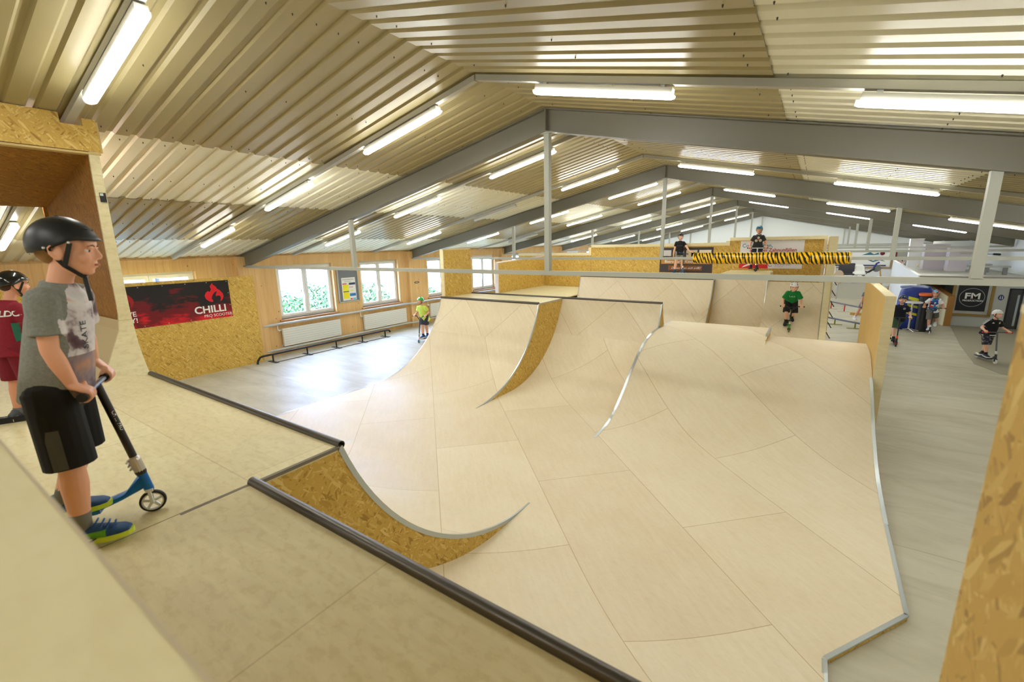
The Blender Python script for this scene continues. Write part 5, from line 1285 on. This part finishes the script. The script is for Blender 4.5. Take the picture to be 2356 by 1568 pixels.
# ---------------------------------------------------------------- boy in red
RM=xf((-5.06,.60,PZ),(-.30,.95))
redj=mat_cloth('red_jersey',(134,10,34)); 
r,i=person('small boy in a dark red football jersey and a glossy black helmet',RM,1.16,
 dict(pelvis=(0,0,.595),chest=(0,.03,.83),neck=(0,.04,.94),head=(0,.10,1.055),handR=(.17,.16,.60),handL=(-.16,.16,.58),footR=(.06,.05,.055),footL=(-.07,-.03,.055),hem=-.09,sockh=.05),(.15,-.05,0),
 dict(skin=(222,158,124),hair=plain((70,46,30),.8),shirt=redj,shorts=mat_cloth('red_shorts',(122,8,32)),sock=plain((120,120,120),.9),shoe=(plain((80,86,92),.6),plain((200,190,150),.6))),
 dict(mat=plain((18,20,22),.15,0,.6)),vox=.008,hands=(('open',(0,.6,-1),(0,-1,-.5)),('open',(0,.6,-1),(0,-1,-.5))),sleeve=.62,shorts=.78,baggy=1.06)
for tx,sz,ox,oz in (('RONALDO',.06,-.135,.83),('7',.2,-.06,.62)):
    o=text('lettering',tx,sz,(ox,-.3,oz),(1,0,0),(0,0,1),'white',r,0.0,bold=.002); on_surface(r,i['shirt'],o,(0,1,0),.002)
b=MB(); b.add([(.075,-.0,.74),(.10,.0,.74),(.13,-.0,.47),(.10,-.0,.47)],[(0,1,2,3)])
b=MB(); vs=[(.3,-.02+.0*k,.78-.04*k) for k in range(9)]+[(.3,.02,.78-.04*k) for k in range(9)]; b.add(vs,[(k,k+1,10+k,9+k) for k in range(8)]); o=b.build('side_stripe',plain((40,110,90),.8),i['shirt']); on_surface(r,i['shirt'],o,(-1,0,0),.003)
# ---------------------------------------------------------------- riders
def rider(label,slabel,wheel,heading,H,cols,helmet,sc,lean=0.06,back=0,foot='deck',steer=0,look=(0,0,0),vox=.011,hgt=None,bw=.22,hairlen=0,crouch=0,footpos=None,tilt=0,sleeve=.5,shorts=.8,z=0,baggy=1.0,yaw_body=0,hem=-.10):
    s=H/1.38; SMx=xf((wheel[0],wheel[1],wheel[2]),heading,tilt); h=hgt or .62*H
    so,gr=scooter(slabel,SMx,sc,steer=steer,h=h,bw=bw,s=1.0)
    y0=-.40
    gR,gL=gr[1][0],gr[-1][0]
    pz=.535*H+.06-crouch
    feet=dict(deck=((.02,-.30,.145),(-.02,-.50,.145)),push=((.02,-.33,.145),(-.17,-.42,.065)),kick=((.02,-.30,.145),(-.13,-.80,.26)))[foot]
    if footpos: feet=footpos
    cz=pz+.235*s*math.cos(lean*3); cy=y0-back+.235*s*math.sin(lean*3)
    ch=(0,cy+lean,cz); nk=(0,cy+lean+.135*s*math.sin(lean*4),cz+.135*s*math.cos(lean*4)); hd=(0,nk[1]+.035*s+.06*s*math.sin(lean*3),nk[2]+.135*s)
    jj=dict(pelvis=(0,y0-back,pz),chest=ch,neck=nk,head=hd,handR=tuple(gR+Vector((.0,-.045,.035))),handL=tuple(gL+Vector((.0,-.045,.035))),poleR=(.5,-.8,-.8),poleL=(-.5,-.8,-.8),footR=feet[0],footL=feet[1],hem=hem)
    if foot=='kick': jj['upL']=(0,-.75,.6); jj['toeL']=(0,.5,-.8)
    pr,inf=person(label,SMx,H,jj,look,cols,helmet,vox=vox,hands=(('grip',gR,(1,0,0),.0155,-1),('grip',gL,(1,0,0),.0155,1)),hairlen=hairlen,sleeve=sleeve,shorts=shorts,baggy=baggy)
    return pr,inf
SK1,SK2,SK3=(222,164,134),(234,184,156),(212,152,122)
BH=plain((60,42,30),.8); DH=plain((86,62,40),.8)
def grn_helmet():
    m,nt,b=new_mat('green_white_helmet'); k=NT(nt); tc=k.n('ShaderNodeTexCoord'); n=k.noise(tc.outputs['Object'],9,2); k.l(k.ramp(n,[(.5,srgb(24,170,60)),(.56,srgb(230,240,232))],'CONSTANT'),b.inputs['Base Color']); b.inputs['Roughness'].default_value=.25; return m
# yellow-green shirt by the window
r,i=rider('boy in a lime yellow T-shirt and green helmet with a scooter by the windows','white kick scooter with a dark bar under the boy in the lime shirt',(-10.22,9.75,0),(.25,-.97),1.40,
 dict(skin=SK1,hair=BH,shirt=mat_cloth('lime_shirt',(206,226,96),.08),shorts=mat_cloth('grey_shorts',(60,62,76)),sock=plain((24,44,90),.8),shoe=(plain((20,60,120),.6),M['white'])),
 dict(mat=grn_helmet(),vents='skate'),dict(frame=plain((206,196,196),.35),bar=plain((40,48,60),.4),fork=M['white'],core=plain((60,160,180),.4),vbar=True,rise=.04),look=(.25,0,0),hgt=.80,bw=.25,foot='deck',shorts=.7,baggy=1.12,hem=-.16)
o=text('lettering','SCHOOL',.05,(-.09,.2,i['chest'].z-.02),(-1,0,0),(0,0,1),plain((130,140,90),.7),r,0.0) if False else None
# black shirt on the back platform
KM=xf((-3.86,15.78,BZ),(.35,-.94))
r,i=person('boy in a black T-shirt and black helmet standing before the dark cafe banner',KM,1.34,
 dict(pelvis=(0,0,.72),chest=(0,.0,.975),neck=(0,.0,1.10),head=(0,.02,1.235),handR=(.20,.02,.64),handL=(-.32,.22,.70),footR=(.13,.02,.065),footL=(-.12,.0,.065),hem=-.08,poleL=(-1,-.5,-.2),toeR=(.35,1,0),toeL=(-.35,1,0)),(-.1,-.08,0),
 dict(skin=SK2,hair=BH,shirt=mat_cloth('black_shirt',(22,22,24)),shorts=mat_cloth('light_grey_shorts',(150,148,138)),sock=plain((40,90,130),.8),shoe=(plain((40,50,66),.6),plain((60,140,200),.5))),
 dict(mat=plain((26,28,30),.4),vents='skate'),vox=.011,hands=(('open',(0,.1,-1),(-1,0,0)),('open',(-.8,.5,-.3),(0,0,-1))),shorts=.62,baggy=1.05)
b=MB(); b.tube([(-.05,.12,1.0),(0,.13,1.03),(.05,.12,1.0)],.006,6); o=text('lettering','SKATE CREW',.035,(.1,.4,.93),(-1,0,0),(0,0,1),plain((90,92,94),.7),r,0.0); on_surface(r,i['shirt'],o,(0,-1,0),.003)
sc,_=scooter('dark kick scooter with blue grips leaning beside the boy in black on the back platform',xf((-3.62,15.35,BZ),(.3,-.95)),dict(frame=plain((40,110,170),.4),bar=plain((30,60,60),.4),fork=M['black'],grip=plain((24,60,120),.5)),h=.70,bw=.2,steer=.8)
# teal helmet
r,i=rider('boy in a dark T-shirt with a skull print and teal helmet on the start box','dark kick scooter with white bars under the boy in the teal helmet',(-1.52,15.45,BZ+.10),(.10,-.99),1.36,
 dict(skin=SK3,hair=BH,shirt=mat_cloth('charcoal_shirt',(50,50,54)),shorts=mat_cloth('navy_shorts',(36,38,60)),sock=plain((26,34,70),.8),shoe=(plain((24,24,26),.6),M['black'])),
 dict(mat=plain((16,108,140),.3),vents='skate'),dict(frame=plain((60,66,60),.4),bar=plain((214,220,220),.3),fork=M['black'],core=plain((180,140,90),.4),tyre=plain((60,60,58),.6)),look=(.1,-.1,0),hgt=.74,bw=.27,shorts=.72,foot='push',footpos=((.15,-.34,.065),(-.02,-.36,.145)),baggy=1.08,vox=.010)
for (x,z,rr_,c_) in ((0,.06,.035,(196,196,180)),(-.055,-.02,.04,(190,190,170)),(.055,-.025,.04,(190,190,170)),(0,.0,.022,(214,40,30))):
    b=MB(); n=14; cz_=i['chest'].z+z-.03; b.add([(x,.5,cz_)]+[(x+rr_*math.cos(a),.5,cz_+rr_*math.sin(a)) for a in [2*PI*k/n for k in range(n)]],[(0,1+k,1+(k+1)%n) for k in range(n)]); o=b.build('shirt_print',plain(c_,.7),i['shirt']); on_surface(r,i['shirt'],o,(0,-1,0),.003)
# green shirt crouching on the back ramp
def zq(y): 
    for (a,b_),(c,d) in zip(qprof(14.3,1.85,11.2),qprof(14.3,1.85,11.2)[1:]):
        if c<=y<=a: return d+(b_-d)*(y-c)/(a-c)
    return .05
gy=13.2; 
r,i=rider('boy in a green T-shirt and white helmet crouching on a scooter on the back ramp','black and green kick scooter ridden down the back ramp by the boy in green',(-.42,gy,zq(gy)+.005),(.12,-.99),1.34,
 dict(skin=SK2,hair=DH,shirt=mat_cloth('green_shirt',(10,132,62),.1),shorts=mat_cloth('black_shorts2',(24,24,28)),sock=plain((24,24,26),.8),shoe=(plain((24,26,26),.6),M['black'])),
 dict(mat=plain((236,238,240),.3),vents='bike',strap=M['black']),dict(frame=plain((50,150,50),.4),bar=plain((34,34,34),.4),fork=M['black'],core=plain((70,190,70),.4),tyre=plain((120,90,60),.6),vbar=True),lean=.06,back=.12,crouch=.14,look=(0,.25,0),hgt=.70,bw=.25,tilt=-.45,foot='deck',footpos=((.07,-.28,.145),(-.06,-.5,.145)),shorts=.85,sleeve=.62,baggy=1.15)
o=text('lettering','\u25b2LAX'.replace('\u25b2',''),.07,(.075,.5,i['chest'].z-.03),(-1,0,0),(0,0,1),M['white'],r,0.0); on_surface(r,i['shirt'],o,(0,-1,0),.003)
# navy polo
r,i=rider('boy in a navy polo shirt and green shorts with a dark blue helmet','black kick scooter with a red-orange neck under the boy in the navy polo',(2.06,15.95,0),(-.05,-1),1.37,
 dict(skin=SK2,hair=BH,shirt=mat_cloth('navy_polo',(20,24,44)),shorts=mat_cloth('green_shorts',(62,92,72)),sock=plain((26,26,30),.8),shoe=(plain((30,26,26),.6),M['black'])),
 dict(mat=plain((20,40,76),.25),vents='skate'),dict(frame=plain((40,30,28),.4),bar=plain((28,28,30),.4),fork=plain((214,66,30),.4),clamp=plain((214,66,30),.4),core=plain((30,30,30),.4)),look=(.25,.05,0),hgt=.80,bw=.27,foot='push',footpos=((.05,-.30,.145),(.2,-.46,.07)),hairlen=1,shorts=.8,baggy=1.14)
b=MB(); n=16; cz_=i['chest'].z+.02; b.add([(-.07,.5,cz_)]+[(-.07+.032*math.cos(a),.5,cz_+.032*math.sin(a)) for a in [2*PI*k/n for k in range(n)]],[(0,1+k,1+(k+1)%n) for k in range(n)]); o=b.build('shirt_print',plain((130,140,150),.7),i['shirt']); on_surface(r,i['shirt'],o,(0,-1,0),.003)
# white tee with colourful print
def mat_splash():
    m,nt,b=new_mat('splash_print'); k=NT(nt); tc=k.n('ShaderNodeTexCoord'); sep=k.n('ShaderNodeSeparateXYZ'); k.l(tc.outputs['Object'],sep.inputs[0]); vo=k.n('ShaderNodeTexVoronoi'); nz=k.n('ShaderNodeTexNoise'); nz.inputs['Scale'].default_value=12
    k.l(tc.outputs['Object'],nz.inputs['Vector']); ad=k.n('ShaderNodeVectorMath',operation='MULTIPLY_ADD'); k.l(nz.outputs['Color'],ad.inputs[0]); ad.inputs[1].default_value=(.12,.12,.12); k.l(tc.outputs['Object'],ad.inputs[2]); k.l(ad.outputs[0],vo.inputs['Vector']); vo.inputs['Scale'].default_value=16
    s2=k.n('ShaderNodeSeparateColor'); k.l(vo.outputs['Color'],s2.inputs[0])
    c=k.ramp(s2.outputs[0],[(0,srgb(30,80,160)),(.2,srgb(226,230,234)),(.4,srgb(40,130,160)),(.55,srgb(210,60,40)),(.7,srgb(60,40,40)),(.85,srgb(60,110,190))],'CONSTANT')
    f=k.math('MULTIPLY',k.math('GREATER_THAN',sep.outputs[1],-.32),k.math('LESS_THAN',k.math('ABSOLUTE',sep.outputs[0]),.10)); k.l(k.mix(srgb(226,228,230),c,f),b.inputs['Base Color']); b.inputs['Roughness'].default_value=.8; return m
def mat_orange_blue():
    m,nt,b=new_mat('orange_blue_helmet'); k=NT(nt); tc=k.n('ShaderNodeTexCoord'); n=k.noise(tc.outputs['Object'],14,2); k.l(k.ramp(n,[(.42,srgb(90,180,214)),(.5,srgb(236,80,30)),(.62,srgb(30,26,26))],'CONSTANT'),b.inputs['Base Color']); b.inputs['Roughness'].default_value=.3; return m
r,i=rider('boy in a white T-shirt with colourful print and orange-blue helmet on a scooter','black kick scooter with white wheels under the boy in the colourful print shirt',(3.12,18.45,0),(-.12,-.99),1.33,
 dict(skin=SK3,hair=BH,shirt=mat_splash(),shorts=mat_cloth('khaki_shorts',(112,108,98)),sock=plain((200,200,196),.8),shoe=(plain((214,214,210),.6),M['white'])),
 dict(mat=mat_orange_blue(),vents='bike'),dict(frame=plain((40,40,44),.4),bar=plain((36,36,38),.4),fork=M['black'],core=M['white'],tyre=plain((220,222,220),.6),vbar=True),look=(.2,-.2,0),hgt=.82,bw=.27,foot='kick',shorts=.9,baggy=1.12)
# white helmet boy in black jersey
def mat_camo():
    m,nt,b=new_mat('camo_shorts'); k=NT(nt); tc=k.n('ShaderNodeTexCoord'); n=k.noise(tc.outputs['Object'],16,3); k.l(k.ramp(n,[(.4,srgb(40,42,56)),(.5,srgb(96,98,112)),(.58,srgb(150,152,158))],'CONSTANT'),b.inputs['Base Color']); b.inputs['Roughness'].default_value=.85; return m
r,i=rider('smiling boy in a black jersey with white shoulder stripes and a white helmet','black kick scooter with white wheel and red grips under the white-helmeted boy',(3.74,14.8,0),(.30,-.95),1.22,
 dict(skin=SK2,hair=DH,shirt=mat_cloth('black_jersey',(18,18,22)),shorts=mat_camo(),sock=plain((26,30,60),.8),shoe=(plain((40,36,50),.6),M['white'])),
 dict(mat=plain((228,230,234),.35),vents='skate'),dict(frame=plain((44,44,60),.4),bar=plain((90,90,96),.35),fork=M['black'],core=M['white'],tyre=plain((226,228,228),.6),grip=plain((200,40,50),.5)),look=(-.35,-.02,0),hgt=.74,bw=.27,foot='deck',shorts=.9,baggy=1.2)
for s_ in (-1,1):
    sh=i['shR'] if s_>0 else i['shL']; e=i['eR'] if s_>0 else i['eL']; d=(e-sh); n_=d.normalized(); nrm=(Vector((s_*.6,.2,1))-n_*Vector((s_*.6,.2,1)).dot(n_)).normalized(); w_=n_.cross(nrm)
    b=MB()
    for q in (-.022,0,.022):
        N_=12; P_=[sh-n_*.05+(d*.7+n_*.05)*(t/N_)+nrm*.3 for t in range(N_+1)]; o_=len(b.v); b.v+=[tuple(p+w_*(q-.005)) for p in P_]+[tuple(p+w_*(q+.005)) for p in P_]; b.f+=[(o_+t,o_+t+1,o_+N_+2+t,o_+N_+1+t) for t in range(N_)]; b.m+=[0]*N_
    o=b.build('shoulder_stripe','white',i['shirt'],True); on_surface(r,i['shirt'],o,-nrm,.003)
b=MB(); cz_=i['chest'].z+.02; b.add([(.03,.5,cz_),(.075,.5,cz_),(.05,.5,cz_+.03)],[(0,1,2)]); o=b.build('shirt_print',M['white'],i['shirt']); on_surface(r,i['shirt'],o,(0,-1,0),.003)
b=MB(); n=12; b.add([(-.07,.5,cz_+.01)]+[(-.07+.02*math.cos(a),.5,cz_+.01+.026*math.sin(a)) for a in [2*PI*k/n for k in range(n)]],[(0,1+k,1+(k+1)%n) for k in range(n)]); o=b.build('badge',plain((214,190,130),.6),i['shirt']); on_surface(r,i['shirt'],o,(0,-1,0),.003)
b=MB(); zz_=i['pel'].z-.075; b.loft([[ (.150*math.cos(a),i['pel'].y+.122*math.sin(a),z) for a in [2*PI*k/20 for k in range(20)]] for z in (zz_-.02,zz_+.005)],cap=False); o=b.build('white_hem','white',i['shirt'],True)
bv=BVHTree.FromPolygons([v.co for v in i['shirt'].data.vertices],[p.vertices[:] for p in i['shirt'].data.polygons])
for v in o.data.vertices:
    c_=Vector((0,i['pel'].y,v.co.z)); d_=(c_-v.co).normalized(); h_=bv.ray_cast(c_-d_*.5,d_)
    if h_[0] is not None: v.co=h_[0]-d_*.003
# person half hidden behind the wing wall
r,i=person('person in grey shorts and white shoes, mostly hidden behind the tall wing wall',xf((1.62,20.5,0),(.4,-.9)),1.35,
 dict(pelvis=(0,0,.70),chest=(0,.05,.95),neck=(0,.08,1.07),head=(0,.12,1.2),handR=(.25,.2,.6),handL=(-.2,.2,.6),footR=(.30,.0,.09),footL=(-.12,.05,.065),hem=-.08),(0,0,0),
 dict(skin=SK3,hair=BH,shirt=mat_cloth('grey_shirt',(120,120,126)),shorts=mat_cloth('slate_shorts',(112,116,128)),sock=M['white'],shoe=(plain((214,212,210),.6),M['white'])),
 dict(mat=M['black']),vox=.014,hands=(('open',(0,.1,-1),(-1,0,0)),('open',(0,.1,-1),(1,0,0))))
